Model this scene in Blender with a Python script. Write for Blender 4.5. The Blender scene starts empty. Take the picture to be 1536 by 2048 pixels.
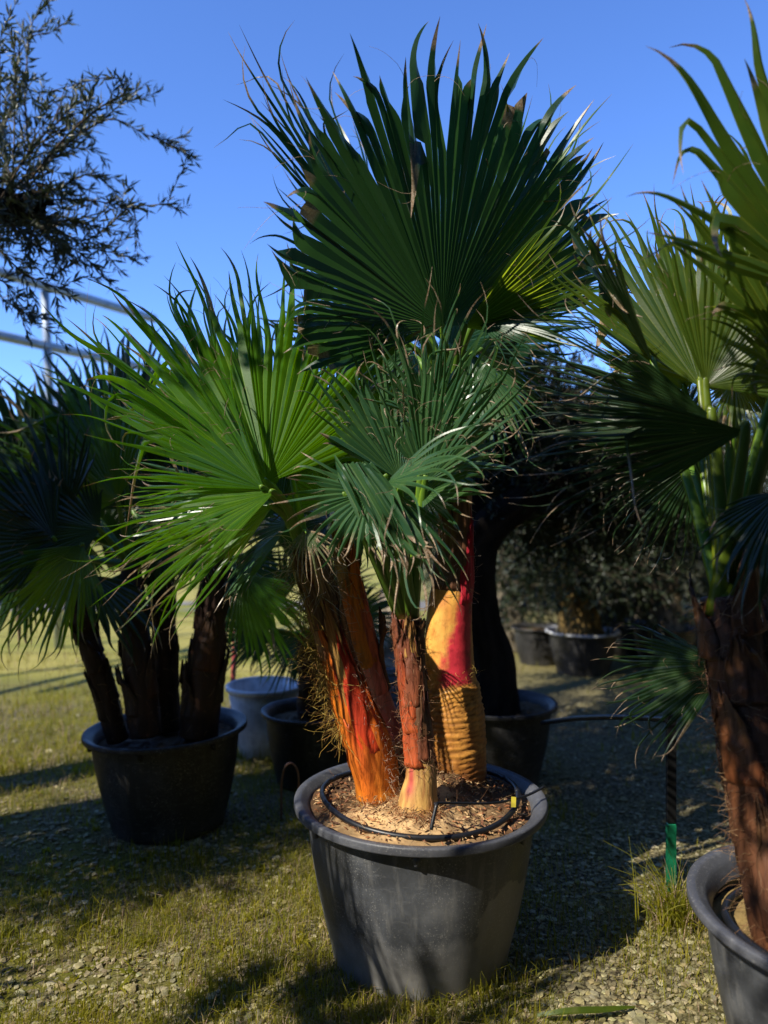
import bpy, math, random
import numpy as np
from mathutils import Vector

# ---------------------------------------------------------------- camera, sky, sun, exposure
SC = bpy.context.scene
COL = SC.collection
CH = 1.575            # camera height
FP = 1540.0           # focal length in photo pixels (1536 x 2048)
cam_d = bpy.data.cameras.new('camera'); cam = bpy.data.objects.new('camera', cam_d); COL.objects.link(cam)
cam.location = (0, 0, CH); cam.rotation_euler = (math.radians(90), 0, 0)
cam_d.sensor_width = 36; cam_d.lens = FP / 2048 * 36
cam_d.clip_start = 0.05; cam_d.clip_end = 2000
cam_d.dof.use_dof = True; cam_d.dof.focus_distance = 2.62; cam_d.dof.aperture_fstop = 1.3
SC.camera = cam

SUN_EL, SUN_AZ = math.radians(43), math.radians(38)      # light travels towards (cos az, sin az), i.e. from the left behind the camera
SV = Vector((-math.cos(SUN_EL) * math.cos(SUN_AZ), -math.cos(SUN_EL) * math.sin(SUN_AZ), math.sin(SUN_EL)))
w = bpy.data.worlds.new('World'); SC.world = w; w.use_nodes = True
wn = w.node_tree.nodes; wl = w.node_tree.links
sky = wn.new('ShaderNodeTexSky'); sky.sky_type = 'NISHITA'; sky.sun_disc = False
sky.sun_elevation = SUN_EL; sky.sun_rotation = math.atan2(SV.x, SV.y)
sky.air_density = 1.0; sky.dust_density = 0.0; sky.ozone_density = 6.0; sky.altitude = 1000
bg = wn['Background']; bg.inputs['Strength'].default_value = 0.125
grade = wn.new('ShaderNodeMix'); grade.data_type = 'RGBA'; grade.blend_type = 'MULTIPLY'; grade.inputs[0].default_value = 1.0
grade.inputs[7].default_value = (1.02, 1.24, 1.68, 1)      # the deep saturated blue of this sky
wl.new(sky.outputs[0], grade.inputs[6]); wl.new(grade.outputs[2], bg.inputs['Color'])
sun_d = bpy.data.lights.new('sun', 'SUN'); sun_d.energy = 5.0; sun_d.angle = math.radians(0.5); sun_d.color = (1, 0.93, 0.80)
sun = bpy.data.objects.new('sun', sun_d); COL.objects.link(sun)
sun.rotation_euler = (-SV).to_track_quat('-Z', 'Y').to_euler(); sun.location = SV * 30
SC.view_settings.view_transform = 'Standard'; SC.view_settings.look = 'None'
SC.view_settings.exposure = 0.5; SC.view_settings.gamma = 1.0; SC.view_settings.use_curve_mapping = False
SC.render.engine = 'CYCLES'
SC.cycles.max_bounces = 6; SC.cycles.diffuse_bounces = 3; SC.cycles.transmission_bounces = 4; SC.cycles.transparent_max_bounces = 4
SC.cycles.use_denoising = True

rng = np.random.default_rng(7)
random.seed(7)

def P(px, py, Y):
    return np.array([(px - 768) / FP * Y, Y, CH - (py - 1024) / FP * Y])

# ---------------------------------------------------------------- helpers
def nrm(v):
    v = np.asarray(v, float)
    return v / np.maximum(np.linalg.norm(v, axis=-1, keepdims=True), 1e-9)

def vnoise(p, seed=0):
    """value noise in 2 or 3 dimensions, about -1..1"""
    p = np.asarray(p, float); i = np.floor(p).astype(np.int64); f = p - i; f = f * f * (3 - 2 * f)
    d = p.shape[-1]; out = np.zeros(p.shape[:-1])
    for c in range(1 << d):
        h = np.full(p.shape[:-1], (seed * 374761393 + 12345) & 0x3fffffff, dtype=np.int64); wt = np.ones(p.shape[:-1])
        for k in range(d):
            b = (c >> k) & 1
            h = (h ^ ((i[..., k] + b) * (73856093, 19349663, 83492791)[k])) * 1274126177 & 0x7fffffff
            h = h ^ (h >> 13)
            wt = wt * (f[..., k] if b else 1 - f[..., k])
        out += wt * ((h * 1103515245 & 0x7fffffff) / 0x3fffffff - 1)
    return out

def fbm(p, seed=0, o=3):
    p = np.asarray(p, float)
    return sum(vnoise(p * 2 ** k, seed + k) * 0.5 ** k for k in range(o)) / 1.75

class MB:
    """collects vertices, faces and point colours and links them as one mesh object"""
    def __init__(s): s.v = []; s.f = []; s.c = []; s.n = 0
    def add(s, verts, faces, cols=None):
        verts = np.asarray(verts, float).reshape(-1, 3)
        if cols is None: cols = np.tile([0.5, 0.5, 0.5, 1.0], (len(verts), 1))
        cols = np.asarray(cols, float)
        if cols.ndim == 1: cols = np.tile(cols, (len(verts), 1))
        s.v.append(verts); s.c.append(cols)
        if isinstance(faces, np.ndarray): s.f.extend((faces + s.n).tolist())
        else: s.f.extend([tuple(i + s.n for i in f) for f in faces])
        s.n += len(verts)
    def build(s, name, mat, parent=None, smooth=True, origin=(0, 0, 0)):
        me = bpy.data.meshes.new(name)
        V = np.concatenate(s.v) - np.asarray(origin, float); C = np.concatenate(s.c)
        me.from_pydata(V.tolist(), [], s.f)
        a = me.color_attributes.new('Col', 'FLOAT_COLOR', 'POINT')
        a.data.foreach_set('color', C.astype(np.float32).ravel())
        if smooth: me.polygons.foreach_set('use_smooth', np.ones(len(me.polygons), bool))
        me.materials.append(mat); me.update()
        o = bpy.data.objects.new(name, me); COL.objects.link(o)
        if parent is not None: o.parent = parent
        else: o.location = origin
        return o

def tag(o, label=None, cat=None, group=None, kind=None):
    for k, v in (('label', label), ('category', cat), ('group', group), ('kind', kind)):
        if v: o[k] = v
    return o

def empty(name, loc, label=None, cat=None, group=None):
    o = bpy.data.objects.new(name, None); COL.objects.link(o); o.location = tuple(loc); o.empty_display_size = 0.1
    return tag(o, label, cat, group)

def loc_of(o):
    l = np.zeros(3)
    while o is not None: l += np.array(o.location); o = o.parent
    return l

def spline(pts, n):
    """Catmull-Rom through rows of pts (any number of columns)"""
    pts = np.asarray(pts, float)
    if len(pts) == 2:
        t = np.linspace(0, 1, n)[:, None]; return pts[0] * (1 - t) + pts[1] * t
    q = np.vstack([2 * pts[0] - pts[1], pts, 2 * pts[-1] - pts[-2]])
    u = np.linspace(0, len(pts) - 1, n); i = np.minimum(u.astype(int), len(pts) - 2); t = (u - i)[:, None]
    p0, p1, p2, p3 = q[i], q[i + 1], q[i + 2], q[i + 3]
    return 0.5 * (2 * p1 + (p2 - p0) * t + (2 * p0 - 5 * p1 + 4 * p2 - p3) * t ** 2 + (3 * p1 - p0 - 3 * p2 + p3) * t ** 3)

def frames(path):
    """tangent, side (towards +x), front (towards the camera side, -y) along a path"""
    T = nrm(np.gradient(path, axis=0))
    ref = np.tile([0.0, -1.0, 0.0], (len(path), 1)); bad = np.abs((T * ref).sum(1)) > 0.92
    ref[bad] = [0, 0, 1]
    F = nrm(ref - (T * ref).sum(1, keepdims=True) * T)
    return T, np.cross(F, T) * -1.0, F

def tube(mb, pts, rad, n=24, m=8, disp=None, colf=None, col=None, cap=True, flat=1.0):
    """tube along a spline; angle 0 faces the camera side (-y), positive to +x"""
    pts = np.asarray(pts, float); rad = np.broadcast_to(np.asarray(rad, float), (len(pts),))
    q = spline(np.hstack([pts, rad[:, None]]), n); path, r = q[:, :3], np.maximum(q[:, 3], 1e-4)
    T, S, F = frames(path)
    ang = np.linspace(-math.pi, math.pi, m, endpoint=False)
    u = np.linspace(0, 1, n)
    A, U = np.meshgrid(ang, u)
    R = np.tile(r[:, None], (1, m))
    if disp is not None: R = R + disp(U, A)
    V = path[:, None] + (np.sin(A)[..., None] * S[:, None] + np.cos(A)[..., None] * F[:, None] * flat) * R[..., None]
    C = colf(U, A) if colf is not None else np.tile(col if col is not None else (0.5, 0.5, 0.5, 1), (n * m, 1))
    k = np.arange((n - 1) * m).reshape(n - 1, m); k2 = np.roll(k, -1, 1)
    f = np.stack([k, k2, k2 + m, k + m], -1).reshape(-1, 4)
    faces = [tuple(x) for x in f.tolist()]
    if cap: faces += [tuple(range(m - 1, -1, -1)), tuple(range((n - 1) * m, n * m))]
    mb.add(V.reshape(-1, 3), faces, np.asarray(C).reshape(-1, 4))
    return path, r, T, S, F

def lathe(mb, prof, m=64, c=(0, 0, 0), wob=0.0, seed=0, col=(0.5, 0.5, 0.5, 1)):
    prof = np.asarray(prof, float); n = len(prof); a = np.linspace(0, 2 * math.pi, m, endpoint=False)
    A, _ = np.meshgrid(a, np.arange(n))
    wv = 1 + wob * (np.sin(2 * A + seed) + 0.5 * np.sin(3 * A + 1.7 * seed))
    V = np.stack([prof[:, :1] * np.cos(A) * wv, prof[:, :1] * np.sin(A) * wv, np.tile(prof[:, 1:2], (1, m))], -1) + np.asarray(c)
    k = np.arange((n - 1) * m).reshape(n - 1, m); k2 = np.roll(k, -1, 1)
    mb.add(V.reshape(-1, 3), np.stack([k, k2, k2 + m, k + m], -1).reshape(-1, 4), col)

def fibres(mb, starts, dirs, length, rad=0.0008, curl=0.6, grav=0.0, seg=7, cols=((0.35, 0.25, 0.1, 1),)):
    """thin curled three-sided threads"""
    for p, d in zip(starts, dirs):
        L = length * random.uniform(0.4, 1.3) / seg; d = nrm(d); pts = [np.array(p)]
        cv = rng.normal(0, curl, 3)
        for k in range(seg):
            d = nrm(d + cv * 0.4 + rng.normal(0, curl * 0.3, 3) + np.array([0, 0, -grav * 0.3])); pts.append(pts[-1] + d * L)
        c = random.choice(cols); k = random.uniform(0.6, 1.25)
        tube(mb, pts, np.linspace(rad, rad * 0.4, len(pts)), n=len(pts), m=3, col=(c[0] * k, c[1] * k, c[2] * k, 1), cap=False)

# ---------------------------------------------------------------- materials
def mat(name):
    m = bpy.data.materials.new(name); m.use_nodes = True
    nt = m.node_tree; return m, nt, nt.nodes, nt.links, nt.nodes['Principled BSDF']

def nd(N, t, **kw):
    n = N.new(t)
    for k, v in kw.items():
        if k in n.inputs.keys(): n.inputs[k].default_value = v
        else: setattr(n, k, v)
    return n

def mixc(N, L, a, b, fac, mode='MIX'):
    n = N.new('ShaderNodeMix'); n.data_type = 'RGBA'; n.blend_type = mode
    for s, v in ((0, fac), (6, a), (7, b)):
        if isinstance(v, bpy.types.NodeSocket): L.new(v, n.inputs[s])
        else: n.inputs[s].default_value = v
    return n.outputs[2]

def ramp(N, L, src, a, b, ca=0.0, cb=1.0):
    n = N.new('ShaderNodeMapRange'); n.inputs['From Min'].default_value = a; n.inputs['From Max'].default_value = b
    n.inputs['To Min'].default_value = ca; n.inputs['To Max'].default_value = cb
    L.new(src, n.inputs['Value']); return n.outputs[0]

def noise(N, L, scale, detail=4, vec=None, rough=0.55):
    n = nd(N, 'ShaderNodeTexNoise', Scale=scale, Detail=detail, Roughness=rough)
    if vec is not None: L.new(vec, n.inputs['Vector'])
    return n.outputs['Fac']

def coords(N, L, scale=(1, 1, 1)):
    tc = N.new('ShaderNodeTexCoord'); mp = N.new('ShaderNodeMapping'); mp.inputs['Scale'].default_value = scale
    L.new(tc.outputs['Object'], mp.inputs['Vector']); return mp.outputs[0]

def bump(N, L, h, bsdf, strength=0.5, dist=0.01):
    b = N.new('ShaderNodeBump'); b.inputs['Strength'].default_value = strength; b.inputs['Distance'].default_value = dist
    L.new(h, b.inputs['Height']); L.new(b.outputs[0], bsdf.inputs['Normal'])

def leaf_material(name, c_dark, c_light, c_trans, trans=0.4, rough=0.38, spec=0.5):
    """Col: r = along the segment, g = random, b = dryness, alpha = across (1 at the edge)"""
    m, nt, N, L, B = mat(name)
    at = nd(N, 'ShaderNodeAttribute', attribute_name='Col'); sp = N.new('ShaderNodeSeparateColor'); L.new(at.outputs['Color'], sp.inputs[0])
    v = coords(N, L); nz = noise(N, L, 14, 3, v); nf = noise(N, L, 160, 2, v)
    base = mixc(N, L, (*c_dark, 1), (*c_light, 1), sp.outputs[1])
    base = mixc(N, L, base, (c_light[0] * 1.5, c_light[1] * 1.15, c_light[2] * 0.8, 1), ramp(N, L, nz, 0.5, 0.75, 0, 0.5))
    base = mixc(N, L, base, (c_light[0] * 3.2 + 0.03, c_light[1] * 2.2 + 0.03, c_light[2] * 1.8 + 0.01, 1), ramp(N, L, at.outputs['Alpha'], 0.86, 0.98, 0, 0.55))  # pale leaf margin, with white edge sheen put into the colour too
    dry = mixc(N, L, (0.46, 0.36, 0.25, 1), (0.20, 0.12, 0.06, 1), ramp(N, L, nf, 0.35, 0.65))
    df = N.new('ShaderNodeMath'); df.operation = 'MULTIPLY_ADD'; df.use_clamp = True
    L.new(nz, df.inputs[0]); df.inputs[1].default_value = 0.25; L.new(sp.outputs[2], df.inputs[2])
    dfac = ramp(N, L, df.outputs[0], 0.3, 0.75)
    col = mixc(N, L, base, dry, dfac)
    L.new(col, B.inputs['Base Color']); B.inputs['Roughness'].default_value = rough; B.inputs['Specular IOR Level'].default_value = spec
    tr = N.new('ShaderNodeBsdfTranslucent')
    tcol = mixc(N, L, (*c_trans, 1), (0.42, 0.28, 0.12, 1), dfac)
    tcol = mixc(N, L, tcol, (c_trans[0] * 0.45, c_trans[1] * 0.5, c_trans[2] * 0.5, 1), ramp(N, L, sp.outputs[1], 0.3, 1.0, 0.0, 0.7))
    L.new(tcol, tr.inputs['Color'])
    mx = N.new('ShaderNodeMixShader'); mx.inputs[0].default_value = trans
    L.new(B.outputs[0], mx.inputs[1]); L.new(tr.outputs[0], mx.inputs[2])
    L.new(mx.outputs[0], N['Material Output'].inputs['Surface'])
    bump(N, L, nf, B, 0.15, 0.002)
    return m

def colour_material(name, rough=0.7, spec=0.3, nscale=(60, 60, 8), amount=0.5, bstr=0.4, bdist=0.004, tint=(0.35, 0.3, 0.28)):
    """colour from the point colours, broken up by stretched grain"""
    m, nt, N, L, B = mat(name)
    at = nd(N, 'ShaderNodeAttribute', attribute_name='Col')
    v = coords(N, L, nscale); n1 = noise(N, L, 1.0, 6, v, 0.65); n2 = noise(N, L, 9.0, 4, coords(N, L))
    c = mixc(N, L, at.outputs['Color'], (*tint, 1), ramp(N, L, n1, 0.48, 0.68, 0, amount), 'MULTIPLY')
    c = mixc(N, L, c, (1.35, 1.25, 1.0, 1), ramp(N, L, n2, 0.45, 0.75, 0, 0.4), 'MULTIPLY')
    L.new(c, B.inputs['Base Color']); B.inputs['Roughness'].default_value = rough; B.inputs['Specular IOR Level'].default_value = spec
    bump(N, L, n1, B, bstr, bdist)
    return m

def plain_material(name, c, rough=0.5, spec=0.4, metal=0.0, var=0.25, scale=20):
    m, nt, N, L, B = mat(name)
    v = coords(N, L); n = noise(N, L, scale, 5, v)
    c2 = tuple(x * (1 - var * 1.5) for x in c)
    L.new(mixc(N, L, (*c, 1), (*c2, 1), ramp(N, L, n, 0.4, 0.65)), B.inputs['Base Color'])
    B.inputs['Roughness'].default_value = rough; B.inputs['Metallic'].default_value = metal; B.inputs['Specular IOR Level'].default_value = spec
    bump(N, L, n, B, 0.2, 0.003)
    return m

def pot_material(name, c=(0.042, 0.045, 0.050), dust=(0.27, 0.26, 0.24), dust_amt=0.6, low=0.16, stain=True):
    m, nt, N, L, B = mat(name)
    v = coords(N, L); sep = N.new('ShaderNodeSeparateXYZ'); L.new(v, sep.inputs[0])
    big = noise(N, L, 4.5, 5, v, 0.6); fine = noise(N, L, 170, 3, v, 0.7); sc = noise(N, L, 1, 5, coords(N, L, (14, 14, 60)), 0.7)
    col = mixc(N, L, (*c, 1), (c[0] * 2.6, c[1] * 2.6, c[2] * 2.6, 1), ramp(N, L, big, 0.42, 0.72))
    # dust that has settled on the lower wall and in smears
    lowf = ramp(N, L, sep.outputs['Z'], low, 0.0, 0.0, 0.75)
    a = N.new('ShaderNodeMath'); a.operation = 'MULTIPLY_ADD'; a.use_clamp = True
    L.new(big, a.inputs[0]); a.inputs[1].default_value = 1.1; L.new(lowf, a.inputs[2])
    col = mixc(N, L, col, (*dust, 1), ramp(N, L, a.outputs[0], 0.62, 1.15, 0, dust_amt))
    if stain:   # a dried splash of mud with a hard edge on the right of the wall
        g = N.new('ShaderNodeVectorMath'); g.operation = 'DISTANCE'; L.new(v, g.inputs[0]); g.inputs[1].default_value = (0.30, -0.26, 0.20)
        st = N.new('ShaderNodeMath'); st.operation = 'MULTIPLY_ADD'; L.new(noise(N, L, 9, 6, v, 0.6), st.inputs[0]); st.inputs[1].default_value = -0.26; L.new(g.outputs['Value'], st.inputs[2])
        col = mixc(N, L, col, (0.17, 0.16, 0.14, 1), ramp(N, L, st.outputs[0], 0.045, 0.032, 0, 0.85))
    drip = noise(N, L, 1, 4, coords(N, L, (26, 26, 2.2)), 0.6)
    col = mixc(N, L, col, (*dust, 1), ramp(N, L, drip, 0.52, 0.72, 0, 0.35))
    mm = N.new('ShaderNodeMath'); mm.operation = 'MULTIPLY'; L.new(ramp(N, L, fine, 0.585, 0.66, 0, 0.8), mm.inputs[0]); L.new(ramp(N, L, noise(N, L, 7, 4, v), 0.38, 0.62), mm.inputs[1])
    col = mixc(N, L, col, (0.30, 0.29, 0.27, 1), mm.outputs[0])
    col = mixc(N, L, col, (0.20, 0.20, 0.20, 1), ramp(N, L, sc, 0.58, 0.70, 0, 0.35))
    L.new(col, B.inputs['Base Color']); L.new(ramp(N, L, big, 0.3, 0.7, 0.38, 0.65), B.inputs['Roughness'])
    B.inputs['Specular IOR Level'].default_value = 0.45
    bump(N, L, fine, B, 0.25, 0.002)
    return m

M = {}
M['leaf_left'] = leaf_material('leaf bright green', (0.014, 0.060, 0.009), (0.040, 0.120, 0.012), (0.50, 0.80, 0.015), 0.45)
M['leaf_blue'] = leaf_material('leaf blue green', (0.014, 0.058, 0.026), (0.052, 0.125, 0.042), (0.22, 0.46, 0.05), 0.26, 0.32, 0.6)
M['leaf_top'] = leaf_material('leaf deep green', (0.006, 0.032, 0.016), (0.016, 0.060, 0.022), (0.09, 0.25, 0.05), 0.20)
M['leaf_right'] = leaf_material('leaf olive green', (0.024, 0.060, 0.008), (0.065, 0.105, 0.010), (0.42, 0.50, 0.02), 0.40)
M['leaf_yellow'] = leaf_material('leaf yellow green', (0.024, 0.070, 0.008), (0.060, 0.120, 0.010), (0.55, 0.72, 0.03), 0.44)
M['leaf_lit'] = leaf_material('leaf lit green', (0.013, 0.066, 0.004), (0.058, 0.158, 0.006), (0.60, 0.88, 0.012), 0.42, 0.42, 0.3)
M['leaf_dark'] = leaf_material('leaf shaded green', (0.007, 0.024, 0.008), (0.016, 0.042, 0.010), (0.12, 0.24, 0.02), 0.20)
M['petiole'] = colour_material('petiole', 0.4, 0.5, (90, 90, 6), 0.3, 0.2, 0.002)
M['trunk'] = colour_material('palm trunk', 0.55, 0.4, (70, 70, 7), 0.65, 0.5, 0.006)
M['trunk_rings'] = colour_material('ringed palm trunk', 0.5, 0.4, (45, 45, 28), 0.6, 0.35, 0.004)
M['boot'] = colour_material('leaf base', 0.5, 0.45, (70, 70, 5), 0.9, 0.7, 0.006)
M['fibre'] = colour_material('palm fibre', 0.8, 0.1, (40, 40, 40), 0.3, 0.1, 0.001)
M['pot'] = pot_material('pot plastic', dust_amt=0.85, low=0.24)
M['pot_black'] = pot_material('pot black plastic', (0.012, 0.012, 0.013), (0.09, 0.085, 0.075), 0.4, 0.10, False)
M['pot_grey'] = pot_material('pot grey plastic', (0.46, 0.46, 0.46), (0.32, 0.31, 0.27), 0.5, 0.1, False)
M['rim'] = pot_material('rim plastic', (0.018, 0.021, 0.028), (0.15, 0.15, 0.16), 0.5, -5, False)
M['hose'] = plain_material('black hose', (0.012, 0.013, 0.016), 0.4, 0.5)
M['bark'] = colour_material('olive bark', 0.9, 0.15, (22, 22, 7), 0.8, 0.9, 0.02)
M['olive_leaf'] = leaf_material('olive leaf', (0.035, 0.055, 0.032), (0.15, 0.16, 0.12), (0.16, 0.22, 0.06), 0.12, 0.45, 0.5)
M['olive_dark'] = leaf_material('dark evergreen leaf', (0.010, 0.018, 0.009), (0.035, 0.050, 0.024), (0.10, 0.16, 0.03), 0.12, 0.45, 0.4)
M['grass'] = leaf_material('grass blade', (0.090, 0.110, 0.006), (0.270, 0.245, 0.016), (0.55, 0.52, 0.02), 0.33, 0.6, 0.3)
M['stone'] = colour_material('gravel stone', 0.9, 0.2, (120, 120, 120), 0.5, 0.3, 0.003)
M['steel'] = plain_material('galvanised steel', (0.36, 0.42, 0.48), 0.45, 0.5, 0.4, 0.2, 8)
M['chip'] = colour_material('bark chips', 0.85, 0.2, (90, 90, 90), 0.5, 0.3, 0.003)

# ---------------------------------------------------------------- the ground
def ground_height(x, y):
    p = np.stack([x, y], -1); fade = np.clip((14 - np.abs(y - 4)) / 8, 0, 1) * np.clip((9 - np.abs(x)) / 4, 0, 1)
    return (0.022 * fbm(p * 1.3, 3) + 0.006 * fbm(p * 9, 5)) * fade

def ground_material():
    m, nt, N, L, B = mat('ground')
    v = coords(N, L); sep = N.new('ShaderNodeSeparateXYZ'); L.new(v, sep.inputs[0])
    a = noise(N, L, 1.1, 5, v, 0.6); b = noise(N, L, 55, 4, v, 0.7); vo = nd(N, 'ShaderNodeTexVoronoi', Scale=70); L.new(v, vo.inputs['Vector'])
    grav = mixc(N, L, (0.085, 0.070, 0.038, 1), (0.26, 0.225, 0.125, 1), ramp(N, L, vo.outputs['Color'], 0.15, 0.9))
    grav = mixc(N, L, grav, (0.04, 0.032, 0.018, 1), ramp(N, L, vo.outputs['Distance'], 0.45, 0.75))
    gras = mixc(N, L, (0.075, 0.075, 0.010, 1), (0.17, 0.155, 0.026, 1), ramp(N, L, b, 0.35, 0.65))
    near = mixc(N, L, grav, gras, ramp(N, L, a, 0.44, 0.60))
    fz = noise(N, L, 0.35, 5, coords(N, L, (0.5, 1.6, 1)), 0.6)
    field = mixc(N, L, (0.34, 0.295, 0.080, 1), (0.17, 0.185, 0.030, 1), ramp(N, L, fz, 0.42, 0.62))
    field = mixc(N, L, field, (0.33, 0.29, 0.11, 1), ramp(N, L, b, 0.5, 0.7, 0, 0.5))
    col = mixc(N, L, near, field, ramp(N, L, sep.outputs['Y'], 6.0, 7.6))
    # right side of the nursery stays bare gravelly earth
    col = mixc(N, L, col, grav, ramp(N, L, sep.outputs['X'], 0.2, 1.2, 0, 0.75))
    L.new(col, B.inputs['Base Color']); B.inputs['Roughness'].default_value = 0.95; B.inputs['Specular IOR Level'].default_value = 0.15
    bump(N, L, b, B, 0.6, 0.012)
    return m

def build_ground():
    def axis(lo, hi, c, n):
        u = np.linspace(-1, 1, n); k = np.sinh(u * 6) / np.sinh(6)
        return c + np.where(u < 0, k * (c - lo), k * (hi - c))
    xs, ys = axis(-500, 500, 0, 220), axis(-300, 900, 3.5, 240)
    X, Y = np.meshgrid(xs, ys); Z = ground_height(X, Y)
    mb = MB(); n, m = X.shape
    k = (np.arange(n - 1)[:, None] * m + np.arange(m - 1)[None]).ravel()
    mb.add(np.stack([X, Y, Z], -1).reshape(-1, 3), np.stack([k, k + 1, k + m + 1, k + m], -1))
    tag(mb.build('ground', ground_material()), kind='structure')
build_ground()

def grass_density(x, y):
    p = np.stack([x, y], -1)
    d = 0.5 + 0.9 * fbm(p * 1.1, 21, 4)
    d += 0.55 * np.exp(-(((x + 0.75) / 0.8) ** 2 + ((y - 3.0) / 0.45) ** 2))         # the lit strip left of the pot
    d += 0.5 * np.exp(-(((x + 2.2) / 1.0) ** 2 + ((y - 4.6) / 0.8) ** 2))
    d += 0.45 * np.exp(-(((x - 0.95) / 0.3) ** 2 + ((y - 2.75) / 0.35) ** 2))
    d -= 0.75 * np.exp(-(((x + 0.95) / 0.28) ** 2 + ((y - 2.62) / 0.16) ** 2))       # stony patch bottom left
    d -= 0.75 * np.exp(-(((x + 1.6) / 0.6) ** 2 + ((y - 3.75) / 0.25) ** 2))
    d -= 0.55 * np.exp(-(((x - 0.75) / 0.3) ** 2 + ((y - 2.45) / 0.2) ** 2))
    d -= 0.5 * np.clip((x - 0.35) / 0.6, 0, 1) * np.clip((y - 3.0) / 0.6, 0, 1)
    return np.clip(d, 0.02, 1)

def blades(mb, xy, h, spread=0.6, width=0.0016, cols=None, z0=0.0):
    n = len(xy); a = rng.uniform(0, 2 * math.pi, n); le = np.abs(rng.normal(0, spread, n)) * h
    d = np.stack([np.cos(a), np.sin(a), np.zeros(n)], -1); s = np.stack([-np.sin(a), np.cos(a), np.zeros(n)], -1)
    tw = rng.uniform(-1, 1, n)[:, None]; s = nrm(s + d * tw)
    base = np.stack([xy[:, 0], xy[:, 1], ground_height(xy[:, 0], xy[:, 1]) + z0 - 0.003], -1)
    up = np.array([0, 0, 1.0]); wd = (width * rng.uniform(0.6, 1.5, n))[:, None]
    p1 = base + up * (h * 0.55)[:, None] + d * (le * 0.25)[:, None]; p2 = base + up * (h * np.clip(1 - 0.3 * le / h, 0.35, 1))[:, None] + d * le[:, None]
    V = np.stack([base - s * wd, base + s * wd, p1 + s * wd * 0.8, p1 - s * wd * 0.8, p2], 1).reshape(-1, 3)
    g = rng.uniform(0, 1, n); dry = (rng.uniform(0, 1, n) < 0.22) * rng.uniform(0.4, 0.9, n) if cols is None else cols
    C = np.stack([np.zeros(n), g, dry, np.zeros(n)], -1); C = np.repeat(C, 5, 0)
    k = np.arange(n)[:, None] * 5
    mb.n0 = mb.n
    mb.v.append(V); mb.c.append(C)
    mb.f.extend((k + np.array([[0, 1, 2, 3]]) + mb.n).tolist()); mb.f.extend((k + np.array([[3, 2, 4]]) + mb.n).tolist()); mb.n += len(V)

def build_grass():
    mb = MB()
    def sample(n, y0, y1, pw):
        y = y0 + (y1 - y0) * rng.uniform(0, 1, n) ** pw; x = rng.uniform(-0.62, 0.62, n) * y + rng.normal(0, 0.05, n)
        keep = rng.uniform(0, 1, n) < grass_density(x, y)
        xy = np.stack([x, y], -1)[keep]
        for c, r in (((0.1295, 2.77), 0.30), ((1.278, 2.05), 0.32), ((-1.08, 3.9), 0.27)):
            xy = xy[np.hypot(xy[:, 0] - c[0], xy[:, 1] - c[1]) > r]
        return xy
    xy = sample(95000, 2.2, 5.2, 1.35); h = rng.gamma(4, 0.009, len(xy)) + 0.010
    blades(mb, xy, h, 0.75, 0.0013)
    xy = sample(26000, 4.6, 8.5, 1.2); blades(mb, xy, rng.gamma(4, 0.012, len(xy)) + 0.02, 0.6, 0.0028)
    # taller clumps
    for (px, py, n, hh, sp) in ((20, 1880, 40, 0.10, 0.05), (185, 1845, 45, 0.11, 0.05), (325, 1730, 70, 0.12, 0.07), (300, 1790, 40, 0.09, 0.06), (590, 1660, 60, 0.09, 0.10),
                                (380, 1720, 50, 0.1, 0.06), (1040, 1960, 70, 0.09, 0.07), (985, 2010, 40, 0.12, 0.06), (500, 1905, 60, 0.07, 0.1),
                                (640, 1990, 60, 0.07, 0.10), (1120, 1630, 40, 0.12, 0.06), (450, 1990, 60, 0.08, 0.12), (720, 2020, 50, 0.07, 0.1), (560, 1500, 90, 0.14, 0.12)):
        c = P(px, py, 1); Y = CH * FP / (py - 1024); c = np.array([(px - 768) / FP * Y, Y])
        xy = c + rng.normal(0, sp, (n, 2)); blades(mb, xy, rng.uniform(0.5, 1.1, n) * hh, 0.45, 0.0018, np.zeros(n))
    for _ in range(150):
        yy = 2.3 + 2.6 * random.random() ** 1.3; c = np.array([random.uniform(-0.6, 0.15) * yy, yy])
        if min(math.hypot(c[0] - 0.1295, c[1] - 2.77) - 0.34, math.hypot(c[0] + 1.09, c[1] - 3.92) - 0.3) < 0: continue
        n = random.randint(10, 40); blades(mb, c + rng.normal(0, random.uniform(0.012, 0.05), (n, 2)), rng.uniform(0.4, 1.1, n) * random.uniform(0.04, 0.09), 0.6, 0.0017, np.full(n, random.choice((0, 0, 0, 0.3, 0.75))))
    for _ in range(60):      # small broad-leaved weeds
        yy = 2.35 + 2.0 * random.random() ** 1.3; c = np.array([random.uniform(-0.55, 0.05) * yy, yy])
        if math.hypot(c[0] - 0.1295, c[1] - 2.77) < 0.36: continue
        n = random.randint(6, 14); blades(mb, c + rng.normal(0, 0.008, (n, 2)), rng.uniform(0.4, 1.1, n) * 0.04, 1.3, 0.006, np.zeros(n))
    o = mb.build('grass', M['grass'], smooth=False); tag(o, 'short patchy yellow green grass growing through the gravel', 'grass', kind='stuff')
build_grass()

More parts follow.
